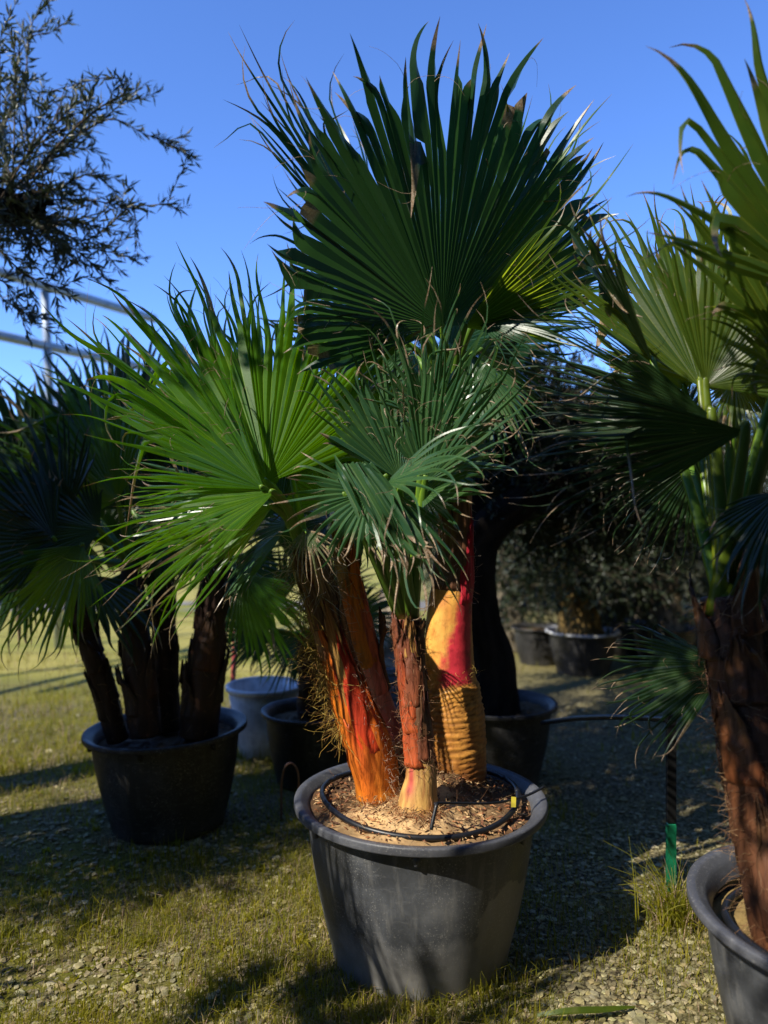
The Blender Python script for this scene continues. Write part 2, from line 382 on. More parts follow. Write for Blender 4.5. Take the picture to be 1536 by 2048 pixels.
def build_gravel():
    n = 26000
    y = 2.15 + 4.2 * rng.uniform(0, 1, n) ** 1.6; x = rng.uniform(-0.6, 0.6, n) * y
    keep = rng.uniform(0, 1, n) < np.clip(1.15 - grass_density(x, y), 0.12, 1); x, y = x[keep], y[keep]
    keep = (np.hypot(x - 0.1295, y - 2.77) > 0.31) & (np.hypot(x - 1.278, y - 2.05) > 0.33) & (np.hypot(x + 1.08, y - 3.9) > 0.28); x, y = x[keep], y[keep]; n = len(x)
    s = rng.gamma(3.5, 0.0017, n) + 0.0025
    o = np.array([[1, 0, 0], [0, 1, 0], [-1, 0, 0], [0, -1, 0], [0.6, 0.6, 0.55], [-0.6, 0.6, 0.5], [-0.6, -0.6, 0.55], [0.6, -0.6, 0.5], [0, 0, -0.6]], float)
    f = np.array([[0, 4, 7], [4, 1, 5], [1, 4, 0], [1, 5, 2], [2, 5, 6], [2, 6, 3], [3, 6, 7], [3, 7, 0], [4, 5, 6], [4, 6, 7], [0, 8, 1], [1, 8, 2], [2, 8, 3], [3, 8, 0]])
    f = f.copy(); f[1] = [1, 5, 4]
    V = o[None] * rng.uniform(0.65, 1.35, (n, 9, 3)) * (s[:, None] * rng.uniform(0.7, 1.4, (n, 3)))[:, None]
    a = rng.uniform(0, 2 * math.pi, n); c, sn = np.cos(a)[:, None], np.sin(a)[:, None]
    V = np.stack([V[..., 0] * c - V[..., 1] * sn, V[..., 0] * sn + V[..., 1] * c, V[..., 2] * 0.8], -1)
    V += np.stack([x, y, ground_height(x, y) + s * 0.15], -1)[:, None]
    g = rng.uniform(0.55, 1.25, n)[:, None]; tint = np.array([0.30, 0.265, 0.145]) + rng.normal(0, 0.035, (n, 1)) * np.array([1, 1, 0.9]) + rng.normal(0, 0.008, (n, 3))
    C = np.concatenate([np.clip(tint * g, 0.02, 0.6), np.ones((n, 1))], 1)
    mb = MB(); mb.add(V.reshape(-1, 3), (np.arange(n)[:, None, None] * 9 + f[None]).reshape(-1, 3), np.repeat(C, 9, 0))
    tag(mb.build('gravel', M['stone'], smooth=False), 'loose pale gravel stones scattered between the grass', 'gravel', kind='stuff')
    # dead straw lying about
    mb = MB(); st, di = [], []
    for _ in range(420):
        yy = 2.25 + 2.6 * random.random() ** 1.5; xx = random.uniform(-0.6, 0.6) * yy
        st.append((xx, yy, float(ground_height(np.array(xx), np.array(yy))) + 0.012)); di.append((random.uniform(-1, 1), random.uniform(-1, 1), 0.1))
    fibres(mb, st, di, 0.12, 0.0012, 0.25, 0.15, 5, ((0.34, 0.27, 0.12, 1), (0.25, 0.18, 0.08, 1)))
    tag(mb.build('straw', M['fibre']), 'dead straw stalks lying on the gravel', 'straw', kind='stuff')
build_gravel()

# ---------------------------------------------------------------- fan palm builder
G = np.array([0, 0, -1.0])

def fan(mb, H, tip, n, span=(-90, 90), nseg=40, split=0.55, droop=0.15, fold=0.15, pleat=28, jitter=0.05, shrink=0.5, dry=0.08, broken=0.06, hairs=14, curl=0.25, twist=0.5, wide=1.0, seed=0, lowcol=0.0, mess=0.7, kink=None):
    """a pleated fan blade: segments joined near the hastula H, split and free towards their tips"""
    r_ = np.random.default_rng(seed + 1000)
    H = np.asarray(H, float); ax = np.asarray(tip, float) - H; R = np.linalg.norm(ax); D = ax / R
    N = nrm(np.asarray(n, float) - np.dot(n, D) * D); S = np.cross(D, N)
    th = np.radians(np.linspace(span[0], span[1], nseg) + r_.normal(0, 0.4 + 0.9 * mess, nseg)); dth = abs(math.radians(span[1] - span[0])) / nseg
    mx = max(abs(math.radians(span[0])), abs(math.radians(span[1])))
    L = R * (1 - shrink * (np.abs(th) / mx) ** 2) * np.clip(1 + r_.normal(0, jitter * (1 + mess), nseg), 0.6, 1.12)
    steps = 30; ds = L.max() * 1.02 / steps
    fd = fold * np.abs(np.sin(th))
    d = np.cos(th)[:, None] * D + (np.sin(th) * np.cos(fd))[:, None] * S + (np.abs(np.sin(th)) * np.sin(fd))[:, None] * N
    d = nrm(d); Ni = nrm(N - (d @ N)[:, None] * d)
    C = np.zeros((nseg, steps + 1, 3)) + H; Dk = np.zeros((nseg, steps + 1, 3)); Dk[:, 0] = d
    dr = droop * np.clip(1 + r_.normal(0, 0.45, nseg), 0.1, 3)
    brk = np.where(r_.uniform(0, 1, nseg) < broken, r_.uniform(0.5, 0.85, nseg), 9)
    cv = r_.normal(0, curl, (nseg, 3)); sway = r_.normal(0, 0.05 + 0.13 * mess, (nseg, 3)); wig = r_.normal(0, 0.02 + 0.03 * mess, (nseg, 3)); ph = r_.uniform(0, 6.28, (nseg, 1)); jitter = jitter * (1 + mess)
    cur = d.copy()
    for k in range(steps):
        u = ((k + 0.5) * ds / L)[:, None]
        cur = cur + G * dr[:, None] * 0.13 * np.clip(u, 0, 1.2) ** 1.6 + sway * 0.16 * np.clip(u - split, 0, 1) * 2 + wig * np.cos(u * 9 + ph) * np.clip(u - 0.2, 0, 1)
        cur = cur + np.where(u > 0.82, cv * 0.5, 0)
        cur = cur + np.where((u > brk[:, None]) & (u < brk[:, None] + 0.12), G * 0.8 + cv * 1.2, 0)
        if kink is not None: cur = cur + np.where((u > kink[0]) & (u < kink[0] + 0.10), np.asarray(kink[1]) * (1 + r_.normal(0, 0.05, (nseg, 1))), 0)
        cur = nrm(cur); C[:, k + 1] = C[:, k] + cur * ds; Dk[:, k + 1] = cur
    def at(A, i, r):
        q = np.clip(r / ds, 0, steps - 1e-6); j = q.astype(int); f = (q - j)[:, None]
        return A[i, j] * (1 - f) + A[i, j + 1] * f
    rsb = np.clip(split * (1 + r_.normal(0, 0.05 + 0.08 * mess, nseg + 1)), 0.1, 0.92) * R * (1 - 0.3 * (np.abs(np.linspace(span[0], span[1], nseg + 1)) / max(abs(span[0]), abs(span[1]))) ** 2)
    tn = math.tan(math.radians(pleat))
    for i in range(nseg):
        rs = min(max(rsb[i], rsb[i + 1]), 0.8 * L[i])
        r = np.concatenate([np.linspace(0.012 * R, rs, 6), rs + (L[i] - rs) * np.linspace(0, 1, 12)[1:]])
        c = at(C, i, r); dd = nrm(at(Dk, i, r)); nn = nrm(Ni[i] - (dd @ Ni[i])[:, None] * dd)
        rs0 = min(rsb[i], rsb[i + 1], 0.8 * L[i])
        t = np.clip((r - rs0) / (L[i] - rs0), 0, 1)
        tw = r_.normal(0, twist) * t; s0 = np.cross(dd, nn); s = s0 * np.cos(tw)[:, None] + nn * np.sin(tw)[:, None]; nn = np.cross(s, dd)
        hw = np.minimum(r, rs0) * dth * 0.5 * wide * np.clip((1 - t ** 1.9), 0, 1) * (1 + 0.22 * np.sin(t * math.pi)) + 0.0004
        ff = np.where(t > 0, tn * (1 + 0.8 * t), tn)
        lw = hw * (1 - 0.38 * np.clip(t / 0.45, 0, 1))
        lft = c - s * lw[:, None] - nn * (hw * ff)[:, None]; rgt = c + s * lw[:, None] - nn * (hw * ff)[:, None]
        for (j, arr, rb) in ((i - 1, 'l', rsb[i]), (i + 1, 'r', rsb[i + 1])):
            if 0 <= j < nseg:
                mid = 0.5 * (c + at(C, j, r)) - nn * (hw * ff)[:, None]; kk = np.clip((rb - r) / (0.06 * R) + 0.5, 0, 1)[:, None]
                kk = kk * (r <= rs0 + 0.2 * R)[:, None]
                if arr == 'l': lft = lft * (1 - kk) + mid * kk
                else: rgt = rgt * (1 - kk) + mid * kk
        m = len(r); V = np.stack([lft, c, c, rgt], 1).reshape(-1, 3)
        u = r / L[i]; g = np.clip(r_.uniform(0.1, 0.9), 0, 1); deadness = r_.uniform(0, 1)
        dv = np.clip((u - (1 - dry * r_.uniform(0.5, 2.2))) / 0.05, 0, 1) * 0.9
        if deadness < dry * 0.35: dv = np.maximum(dv, np.clip((u - 0.45) * 2, 0, 0.85))
        if brk[i] < 2: dv = np.maximum(dv, np.clip((u - brk[i] - 0.05) * 3, 0, 0.8))
        col = np.stack([u, np.full(m, g), np.maximum(dv, lowcol)], -1)
        Cc = np.concatenate([np.repeat(col, 4, 0), np.tile([1.0, 0, 0, 1.0], m)[:, None]], 1)
        k = np.arange(m - 1)[:, None] * 4
        mb.add(V, np.concatenate([k + np.array([[0, 1, 5, 4]]), k + np.array([[2, 3, 7, 6]])]), Cc)
    # pale threads that peel off the segment edges
    for _ in range(hairs):
        i = r_.integers(0, nseg); r0 = np.array([rsb[i] * r_.uniform(0.8, 1.25)]); r0 = np.minimum(r0, L[i] * 0.9)
        p = at(C, i, r0)[0]; dd = nrm(at(Dk, i, r0)[0] + r_.normal(0, 0.35, 3)); pts = [p]; k2 = r_.normal(0, 0.5, 3); ln = R * r_.uniform(0.06, 0.22) / 7
        for _k in range(7):
            dd = nrm(dd + k2 * 0.45 + G * 0.12 + r_.normal(0, 0.12, 3)); pts.append(pts[-1] + dd * ln)
        tube(mb, pts, np.linspace(0.0009, 0.0004, 8), n=8, m=3, col=(0.9, 0.4, 0.75, 0.5), cap=False)
    return H, D, N

def frond(root, crown, H, tip, n, leaf, pr=0.013, seed=0, arch=0.12, pcol=(0.10, 0.20, 0.02), **kw):
    """frond mesh (the blade) with a petiole under it"""
    o = loc_of(root); mb = MB(); H = np.asarray(H, float); crown = np.asarray(crown, float)
    _, D, N = fan(mb, H, tip, n, seed=seed, **kw)
    b = mb.build('frond', leaf, root, True, o)
    pm = MB(); mid = (crown + H) / 2 + np.array([0, 0, 1]) * arch * np.linalg.norm(H - crown) - 0.0 * D
    end = H + D * 0.035
    tube(pm, [crown, mid, H, H + nrm(D + 0.8 * nrm(H - mid)) * 0.02], [pr * 1.9, pr * 1.15, pr * 0.8, pr * 0.15], n=22, m=8, flat=0.6,
         colf=lambda U, A: np.stack([pcol[0] * (1 + 0.9 * (np.abs(np.sin(A)) > 0.9)), pcol[1] * (1 + 0.5 * (np.abs(np.sin(A)) > 0.9)), pcol[2] + 0 * U, np.ones_like(U)], -1))
    pm.build('petiole', M['petiole'], b, True, o)
    return b

def boots(mb, path, r, T, S, F, items, cols):
    """leaf bases that wrap the stem: (u0, length, angle, angular width, lift, colour index)"""
    n = len(path)
    for q_, (u0, ln, phi, wd, lift, ci) in enumerate(items):
        nv, nw = 26, 21; v = np.linspace(0, 1, nv); s = np.linspace(-1, 1, nw)
        V_, S_ = np.meshgrid(v, s, indexing='ij'); sd = 7 * q_ + 3
        rag = 0.10 * vnoise(np.stack([V_ * 9, S_ * 0 + np.sign(S_) * 5], -1), sd) * np.abs(S_) ** 3
        topj = (0.16 * vnoise(np.stack([S_ * 3, V_ * 0], -1), sd + 1) + 0.12 * vnoise(np.stack([S_ * 9, V_ * 0], -1), sd + 11)) * V_ ** 3 - 0.10 * np.abs(S_) ** 2.5 * V_ ** 2
        uu = u0 + ln * (V_ + topj); u = np.clip(uu, 0, 1.0); ex = np.clip(uu - 1, 0, 1)
        idx = u * (n - 1); i = np.minimum(idx.astype(int), n - 2); f = (idx - i)[..., None]
        pc = path[i] * (1 - f) + path[i + 1] * f; rr = r[i] * (1 - f[..., 0]) + r[i + 1] * f[..., 0]; tt, ss, fr = T[i], S[i], F[i]
        pc = pc + tt * (ex * np.linalg.norm(path[-1] - path[0]))[..., None]
        Aa = phi + wd * (1 - 0.72 * V_ ** 1.8) * S_ * (1 + rag)
        rad = rr + 0.006 + 0.0009 * q_ + lift * V_ ** 2.2 - 0.012 * np.abs(S_) ** 3 * (1 - V_) + 0.0045 * vnoise(np.stack([V_ * 3, S_ * 2.5], -1), sd + 2) + 0.0035 * vnoise(np.stack([V_ * 2, S_ * 11], -1), sd + 4) + 0.002 * vnoise(np.stack([V_ * 12, S_ * 5], -1), sd + 9)
        rad = np.where(V_ < 0.02, rr + 0.001, rad)
        dirv = np.sin(Aa)[..., None] * ss + np.cos(Aa)[..., None] * fr
        V = pc + dirv * rad[..., None]
        c0, c1 = (np.array(x) for x in cols[ci])
        cc = lerp(c0, c1, np.clip(V_ + 0.35 * vnoise(np.stack([V_ * 2.5, S_ * 3], -1), sd + 5), 0, 1))
        hue = np.clip(0.5 + 1.2 * fbm(V * np.array([16, 16, 5.0]), 77), 0, 1)[..., None]; cc = cc * (0.70 + 0.45 * hue * np.array([1.0, 0.8, 0.8]) + 0.12 * (1 - hue) * np.array([0.8, 1.5, 1.0]))
        cc = cc * (0.72 + 0.33 * (1 - np.abs(S_) ** 4))[..., None] * (1 + 0.22 * vnoise(np.stack([V_ * 1.5, S_ * 14], -1), sd + 6))[..., None]
        Vi = V - dirv * 0.005
        base = nv * nw; k = (np.arange(nv - 1)[:, None] * nw + np.arange(nw - 1)[None]).ravel()
        f1 = np.stack([k, k + 1, k + nw + 1, k + nw], -1); f2 = f1[:, ::-1] + base
        eL = np.arange(nv - 1) * nw; eR = eL + nw - 1; tp = (nv - 1) * nw + np.arange(nw - 1)
        f3 = np.concatenate([np.stack([eL, eL + nw, eL + nw + base, eL + base], -1), np.stack([eR + base, eR + nw + base, eR + nw, eR], -1), np.stack([tp, tp + 1, tp + 1 + base, tp + base], -1)])
        C4 = np.concatenate([np.clip(cc.reshape(-1, 3), 0.003, 0.9), np.ones((base, 1))], 1)
        mb.add(np.concatenate([V.reshape(-1, 3), Vi.reshape(-1, 3)]), np.concatenate([f1, f2, f3]), np.concatenate([C4, C4 * 0.6]))

def stem_fibres(mb, path, r, S, F, n, u0, u1, phi0, phi1, ln, cols, curl=0.6, up=0.4, rad=0.0009, grav=0.2):
    st, di = [], []
    for _ in range(n):
        i = int((u0 + (u1 - u0) * random.random()) * (len(path) - 1)); a = random.uniform(phi0, phi1)
        out = math.sin(a) * S[i] + math.cos(a) * F[i]; tang = math.cos(a) * S[i] - math.sin(a) * F[i]
        st.append(path[i] + out * (r[i] + 0.004)); di.append(out * 0.6 + tang * random.uniform(-1, 1) + np.array([0, 0, up * random.uniform(-0.5, 1)]))
    fibres(mb, st, di, ln, rad, curl, grav, 7, cols)

def rgba(c, U): return np.concatenate([np.clip(c, 0.003, 0.95), np.ones(U.shape + (1,))], -1)

def lerp(a, b, f): return np.asarray(a) * (1 - f)[..., None] + np.asarray(b) * f[..., None]

# ---------------------------------------------------------------- pots
POT_H, POT_R = 0.56, 0.45
def pot_profile(R, H, k=0.69):
    b = R * k; t = R * 0.905
    out = [(0.0, 0.0), (b * 0.97, 0.0), (b, 0.012), (b + (t - b) * 0.5, H * 0.45), (t, H * 0.90), (t + 0.004, H * 0.915)]
    return out

def make_pot(loc, R, H, name, label, group, m_body, m_rim, soil_z, soil_col, seed, lugs=True, tilt=None, k=0.69, mound=None):
    root = empty(name, loc, label, 'pot', group)
    t = R * 0.905
    mb = MB(); lathe(mb, [(0.001, 0.004), (R * k * 0.96, 0.004), (R * k * 0.985, 0.0), (R * k, 0.006), (R * k + 0.003, 0.02)] + [(R * k + 0.003 + (t - R * k - 0.003) * (q - 0.02) / 0.98 + 0.012 * math.sin(math.pi * q), 0.02 + (H * 0.955 - 0.02) * q) for q in np.linspace(0.08, 1, 14)], 72, wob=0.004, seed=seed)
    mb = mb
    mb.build('body', m_body, root)
    mb = MB(); lathe(mb, [(t - 0.004, H * 0.948), (t + 0.010, H * 0.944), (R * 0.985, H * 0.948), (R * 0.998, H * 0.950), (R, H * 0.957), (R, H * 0.988), (R * 0.997, H * 0.996), (R * 0.988, H), (R * 0.948, H * 0.997), (R * 0.938, H * 0.990), (t - 0.004, H * 0.97), (t - 0.012, H * 0.95), (t - 0.022, H * 0.90), (t - 0.026, H * 0.87)], 96, wob=0.004, seed=seed)
    mb.build('rim', m_rim, root)
    if lugs:
        for a in np.radians([-150, -94, -38, 20, 80, 140]):
            mb = MB(); lathe(mb, [(0.001, 0), (0.012, 0), (0.010, -0.035), (0.001, -0.038)], 8, c=((t + 0.006) * math.cos(a), (t + 0.006) * math.sin(a), H * 0.940))
            mb.build('lug', m_rim, root)
    if soil_z:
        n, m = 60, 120; rr = np.linspace(0.0, t - 0.014, n); aa = np.linspace(0, 2 * math.pi, m, endpoint=False)
        A, Rr = np.meshgrid(aa, rr); X, Y = Rr * np.cos(A), Rr * np.sin(A); p = np.stack([X, Y], -1)
        Z = soil_z + 0.014 * fbm(p * 14, seed) + 0.010 * fbm(p * 42, seed + 3)
        if mound is not None: Z = Z + mound(X, Y)
        mb = MB(); k_ = np.arange((n - 1) * m).reshape(n - 1, m); k2 = np.roll(k_, -1, 1)
        mb.add(np.stack([X, Y, Z], -1).reshape(-1, 3), np.stack([k_, k2, k2 + m, k_ + m], -1).reshape(-1, 4), rgba(soil_col(X, Y), X).reshape(-1, 4))
        mb.build('soil', M['chip'], root)
    if tilt: root.rotation_euler = tilt
    return root

POT_C = np.array([0.1295, 2.77, 0.0])
def mound(X, Y): return 0.030 * fbm(np.stack([X, Y], -1) * 10, 51) * np.exp(-(X ** 2 + Y ** 2) / 0.09) + 0.030 * np.exp(-((X - 0.16) / 0.12) ** 2 - ((Y - 0.06) / 0.14) ** 2) + 0.095 * np.exp(-((X + 0.02) / 0.22) ** 2 - ((Y + 0.02) / 0.24) ** 2) + 0.025 * np.exp(-((X + 0.05) / 0.20) ** 2 - ((Y + 0.27) / 0.09) ** 2)
def soil_col(X, Y):
    p = np.stack([X, Y], -1); f = np.clip(np.exp(-((X + 0.06) / 0.22) ** 2 - ((Y + 0.22) / 0.14) ** 2) * 1.6 + 0.25 * fbm(p * 18, 4), 0, 1)
    return lerp((0.10, 0.055, 0.028), (0.56, 0.37, 0.18), f * (0.75 + 0.5 * np.clip(0.5 + fbm(p * 45, 6), 0, 1)))
hero_pot = make_pot(POT_C, POT_R, POT_H, 'plant_pot', 'large grey dusty plastic pot with four orange palm stems, in the middle', 'black nursery pots', M['pot'], M['rim'], 0.522, soil_col, 3, mound=mound)
mb = MB()
for _ in range(1500):     # bark chips and leaf crumbs on the soil
    a = random.uniform(0, 2 * math.pi); rr = 0.385 * math.sqrt(random.random()); x, y = rr * math.cos(a), rr * math.sin(a)
    z = 0.522 + float(mound(np.array(x), np.array(y))) + 0.008
    s = random.uniform(0.004, 0.016); d1 = nrm(rng.normal(0, 1, 3) * (1, 1, 0.35)); d2 = nrm(np.cross(d1, (0, 0, 1)) + rng.normal(0, 0.3, 3)); c = np.array((x, y, z)) + POT_C
    V = [c - d1 * s, c + d2 * s * 0.35, c + d1 * s, c - d2 * s * 0.35, c + np.array((0, 0, 0.004))]
    col = random.choice(((0.30, 0.12, 0.05), (0.5, 0.34, 0.18), (0.10, 0.05, 0.03), (0.42, 0.22, 0.10), (0.2, 0.09, 0.05))); 
    mb.add(V, [(0, 1, 4), (1, 2, 4), (2, 3, 4), (3, 0, 4)], (*col, 1))
st = []; di = []
for _ in range(620):
    a = random.uniform(0, 2 * math.pi); rr = 0.36 * random.random() ** 0.8; x, y = rr * math.cos(a), rr * math.sin(a)
    st.append(np.array((x, y, 0.529 + float(mound(np.array(x), np.array(y))))) + POT_C); di.append((random.uniform(-1, 1), random.uniform(-1, 1), 0.5))
fibres(mb, st, di, 0.06, 0.0009, 0.7, 0.5, 6, ((0.45, 0.3, 0.15, 1), (0.2, 0.1, 0.05, 1)))
tag(mb.build('litter', M['chip'], hero_pot, False, POT_C), kind='stuff')

def hose_ring(c, R, z, r, name, label, a0=0, a1=360):
    mb = MB(); a = np.radians(np.linspace(a0, a1, 40))
    tube(mb, np.stack([c[0] + R * np.cos(a) * (1 + 0.03 * np.sin(3 * a)), c[1] + R * np.sin(a), z + 0.008 * np.sin(2 * a + 1)], -1), r, n=110, m=10, col=(0.02, 0.02, 0.02, 1))
    return tag(mb.build(name, M['hose'], None, True, (c[0], c[1], z)), label, 'hose')
hp = empty('drip_hose', (POT_C[0], POT_C[1], 0.558), 'black drip hose ring lying on the soil of the middle pot', 'hose')
o = hose_ring(POT_C + np.array((0.0, -0.0, 0)), 0.352, 0.0, 0.0095, 'ring', None); del o['category']; o.parent = hp; o.location = (0, 0, 0)
mb = MB()
tube(mb, [P(1088, 1574, 2.72), P(1050, 1592, 2.66), P(985, 1606, 2.55), P(880, 1606, 2.42), P(872, 1610, 2.40)], 0.0045, n=40, m=8, col=(0.02, 0.02, 0.02, 1))
tube(mb, [P(862, 1660, 2.37), P(866, 1640, 2.38), P(874, 1605, 2.40)], 0.006, n=8, m=8, col=(0.02, 0.02, 0.02, 1))
mb.build('feed_tube', M['hose'], hp, True, loc_of(hp))
mb = MB(); c = P(1027, 1605, 2.6); mb.add([c + np.array(v) * 0.016 for v in ((-0.5, 0, -1), (0.5, 0, -1), (0.6, 0.3, 1.0), (-0.4, 0.3, 1.1), (-0.5, 0.1, -1), (0.5, 0.1, -1), (0.6, 0.4, 1.0), (-0.4, 0.4, 1.1))],
      [(0, 1, 2, 3), (7, 6, 5, 4), (0, 4, 5, 1), (1, 5, 6, 2), (2, 6, 7, 3), (3, 7, 4, 0)])
tag(mb.build('plant_tag', plain_material('yellow tag', (0.6, 0.5, 0.05)), None, False, c), 'small yellow tag stuck in the soil near the rim', 'tag')

# ---------------------------------------------------------------- the four stems in the middle pot
OR, RD, YE, BR = (0.62, 0.155, 0.015), (0.42, 0.035, 0.012), (0.72, 0.40, 0.06), (0.085, 0.034, 0.018)
bootcols = [((0.66, 0.20, 0.015), (0.50, 0.09, 0.012)), ((0.60, 0.06, 0.015), (0.40, 0.03, 0.015)), ((0.55, 0.30, 0.08), (0.33, 0.17, 0.06)), ((0.10, 0.045, 0.022), (0.20, 0.09, 0.04)), ((0.75, 0.45, 0.10), (0.60, 0.14, 0.02)), ((0.30, 0.13, 0.05), (0.42, 0.24, 0.11)), ((0.58, 0.02, 0.045), (0.40, 0.012, 0.03)), ((0.24, 0.07, 0.03), (0.13, 0.045, 0.025)), ((0.68, 0.20, 0.13), (0.50, 0.10, 0.05)), ((0.44, 0.085, 0.022), (0.30, 0.06, 0.025))]
FIB = ((0.42, 0.27, 0.06, 1), (0.30, 0.16, 0.05, 1), (0.50, 0.36, 0.10, 1))
GREYFIB = ((0.50, 0.42, 0.34, 1), (0.36, 0.26, 0.18, 1), (0.22, 0.13, 0.08, 1))

def palm_root(px, py, Y, label, group, name='fan_palm'):
    return empty(name, P(px, py, Y), label, 'palm', group)

# --- thick orange stem leaning left
A = palm_root(747, 1590, 2.70, 'orange leaning palm stem with curly fibre on its left side, broad bright green fans', 'palms in the middle pot')
mb = MB()
def colA(U, An):
    p = np.stack([np.sin(An) * 3, np.cos(An) * 3, U * 5], -1); f = np.clip(0.5 + 1.0 * fbm(p, 3), 0, 1); c = lerp(OR, RD, f)
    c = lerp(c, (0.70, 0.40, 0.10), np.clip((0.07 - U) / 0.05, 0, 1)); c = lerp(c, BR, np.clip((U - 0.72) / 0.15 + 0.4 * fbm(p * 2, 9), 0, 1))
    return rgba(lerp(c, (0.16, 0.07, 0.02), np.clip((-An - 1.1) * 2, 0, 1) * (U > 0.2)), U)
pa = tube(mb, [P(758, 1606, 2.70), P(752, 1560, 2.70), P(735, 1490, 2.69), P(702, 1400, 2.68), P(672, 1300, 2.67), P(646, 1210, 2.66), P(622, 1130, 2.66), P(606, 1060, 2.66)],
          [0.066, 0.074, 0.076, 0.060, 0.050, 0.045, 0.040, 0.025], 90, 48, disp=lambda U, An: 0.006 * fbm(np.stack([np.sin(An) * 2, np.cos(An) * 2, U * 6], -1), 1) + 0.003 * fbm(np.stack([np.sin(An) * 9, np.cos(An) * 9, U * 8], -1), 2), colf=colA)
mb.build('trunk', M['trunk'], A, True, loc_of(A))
mb = MB()
boots(mb, *pa, [(0.22, 0.50, -2.4, 1.2, 0.006, 5), (0.22, 0.5, 2.4, 1.2, 0.006, 3), (0.30, 0.40, -0.75, 1.25, 0.006, 0), (0.05, 0.44, 0.95, 1.15, 0.008, 0), (0.27, 0.40, 0.40, 1.05, 0.012, 1), (0.04, 0.34, -0.30, 1.45, 0.002, 0),
                (0.42, 0.30, 0.15, 0.55, 0.030, 2), (0.55, 0.30, -1.3, 0.8, 0.012, 5), (0.46, 0.34, 1.35, 0.75, 0.010, 3), (0.62, 0.28, 0.4, 0.6, 0.020, 5), (0.64, 0.28, -0.5, 0.6, 0.020, 3), (0.70, 0.26, 0.9, 0.6, 0.02, 3)], bootcols)
mb.build('leaf_base', M['boot'], A, True, loc_of(A))
mb = MB()
stem_fibres(mb, pa[0], pa[1], pa[3], pa[4], 650, 0.35, 0.80, -2.6, -0.95, 0.11, FIB, 0.8, 0.1, 0.0010, 0.4)
stem_fibres(mb, pa[0], pa[1], pa[3], pa[4], 160, 0.72, 1.0, -2.0, 2.0, 0.13, GREYFIB, 0.4, 1.0, 0.0014, 0.9)
stem_fibres(mb, pa[0], pa[1], pa[3], pa[4], 420, 0.10, 0.75, 0.5, 1.5, 0.04, GREYFIB, 0.7, 0.2, 0.0008, 0.2)
stem_fibres(mb, pa[0], pa[1], pa[3], pa[4], 150, 0.0, 0.12, -2.0, 2.0, 0.05, ((0.55, 0.38, 0.2, 1), (0.4, 0.2, 0.08, 1)), 0.7, -0.3, 0.0010, 0.6)
tag(mb.build('fibre', M['fibre'], A, True, loc_of(A)), kind='stuff')
ca = P(606, 1095, 2.66); lf = M['leaf_left']
frond(A, ca, P(535, 965, 2.50), P(335, 545, 2.72), (0.16, -0.9, 0.28), M['leaf_lit'], seed=11, span=(-28, 92), nseg=38, pleat=46, mess=1.0, split=0.62, droop=0.06, shrink=0.30, dry=0.07, hairs=34, broken=0.09)
frond(A, ca, P(528, 978, 2.42), P(235, 800, 2.44), (0.30, -0.88, 0.12), M['leaf_left'], seed=20, span=(-34, 44), nseg=22, pleat=40, mess=1.5, split=0.50, droop=0.14, shrink=0.2, dry=0.09, hairs=24, broken=0.1)
frond(A, ca, P(515, 960, 2.58), P(240, 610, 2.66), (0.34, -0.90, -0.05), M['leaf_left'], seed=25, span=(-34, 40), nseg=24, pleat=40, mess=1.3, split=0.55, droop=0.08, shrink=0.2, dry=0.08, hairs=24, broken=0.1)
frond(A, ca, P(548, 985, 2.42), P(150, 1120, 2.22), (-0.05, -0.72, 0.68), M['leaf_lit'], seed=12, span=(-34, 42), nseg=28, split=0.45, droop=0.30, shrink=0.15, mess=1.2, dry=0.08, hairs=26, twist=0.8, jitter=0.1)
frond(A, ca, P(545, 1012, 2.50), P(205, 1185, 2.42), (-0.1, -0.72, 0.65), lf, seed=29, span=(-36, 36), nseg=22, split=0.45, droop=0.35, shrink=0.15, mess=1.4, dry=0.1, hairs=20)
frond(A, ca, P(560, 1010, 2.62), P(250, 1010, 2.75), (-0.1, -0.5, 0.85), M['leaf_blue'], seed=13, span=(-60, 55), nseg=34, split=0.5, droop=0.30, hairs=14)
frond(A, ca, P(585, 960, 2.75), P(575, 640, 3.18), (0.2, -0.9, 0.3), M['leaf_lit'], seed=14, span=(-60, 65), nseg=26, split=0.55, droop=0.06, broken=0.2, dry=0.05, pleat=38, mess=1.2)
frond(A, ca, P(530, 980, 2.66), P(350, 610, 3.05), (0.2, -0.9, 0.3), lf, seed=19, span=(-36, 60), nseg=26, split=0.58, droop=0.08, broken=0.1, pleat=36, mess=1.0)
frond(A, ca, P(548, 975, 2.62), P(470, 560, 2.98), (0.2, -0.9, 0.3), M['leaf_lit'], seed=18, span=(-45, 40), nseg=18, split=0.5, droop=0.10, broken=0.25, dry=0.06, pleat=38, mess=1.4)
frond(A, ca, P(575, 1050, 2.80), P(440, 1150, 3.02), (-0.2, -0.6, 0.7), M['leaf_blue'], seed=15, span=(-70, 70), nseg=30, split=0.45, droop=0.5, hairs=14)
frond(A, ca, P(560, 1020, 2.85), P(330, 830, 3.05), (0.2, -0.9, 0.1), M['leaf_blue'], seed=16, span=(-75, 75), nseg=34, split=0.5, droop=0.15)
frond(A, ca, P(610, 1060, 2.50), P(640, 1180, 2.42), (-0.2, -0.8, 0.4), M['leaf_blue'], seed=17, span=(-60, 60), nseg=16, split=0.25, droop=0.6, dry=0.5, hairs=20, curl=0.5, lowcol=0.3, pr=0.008)

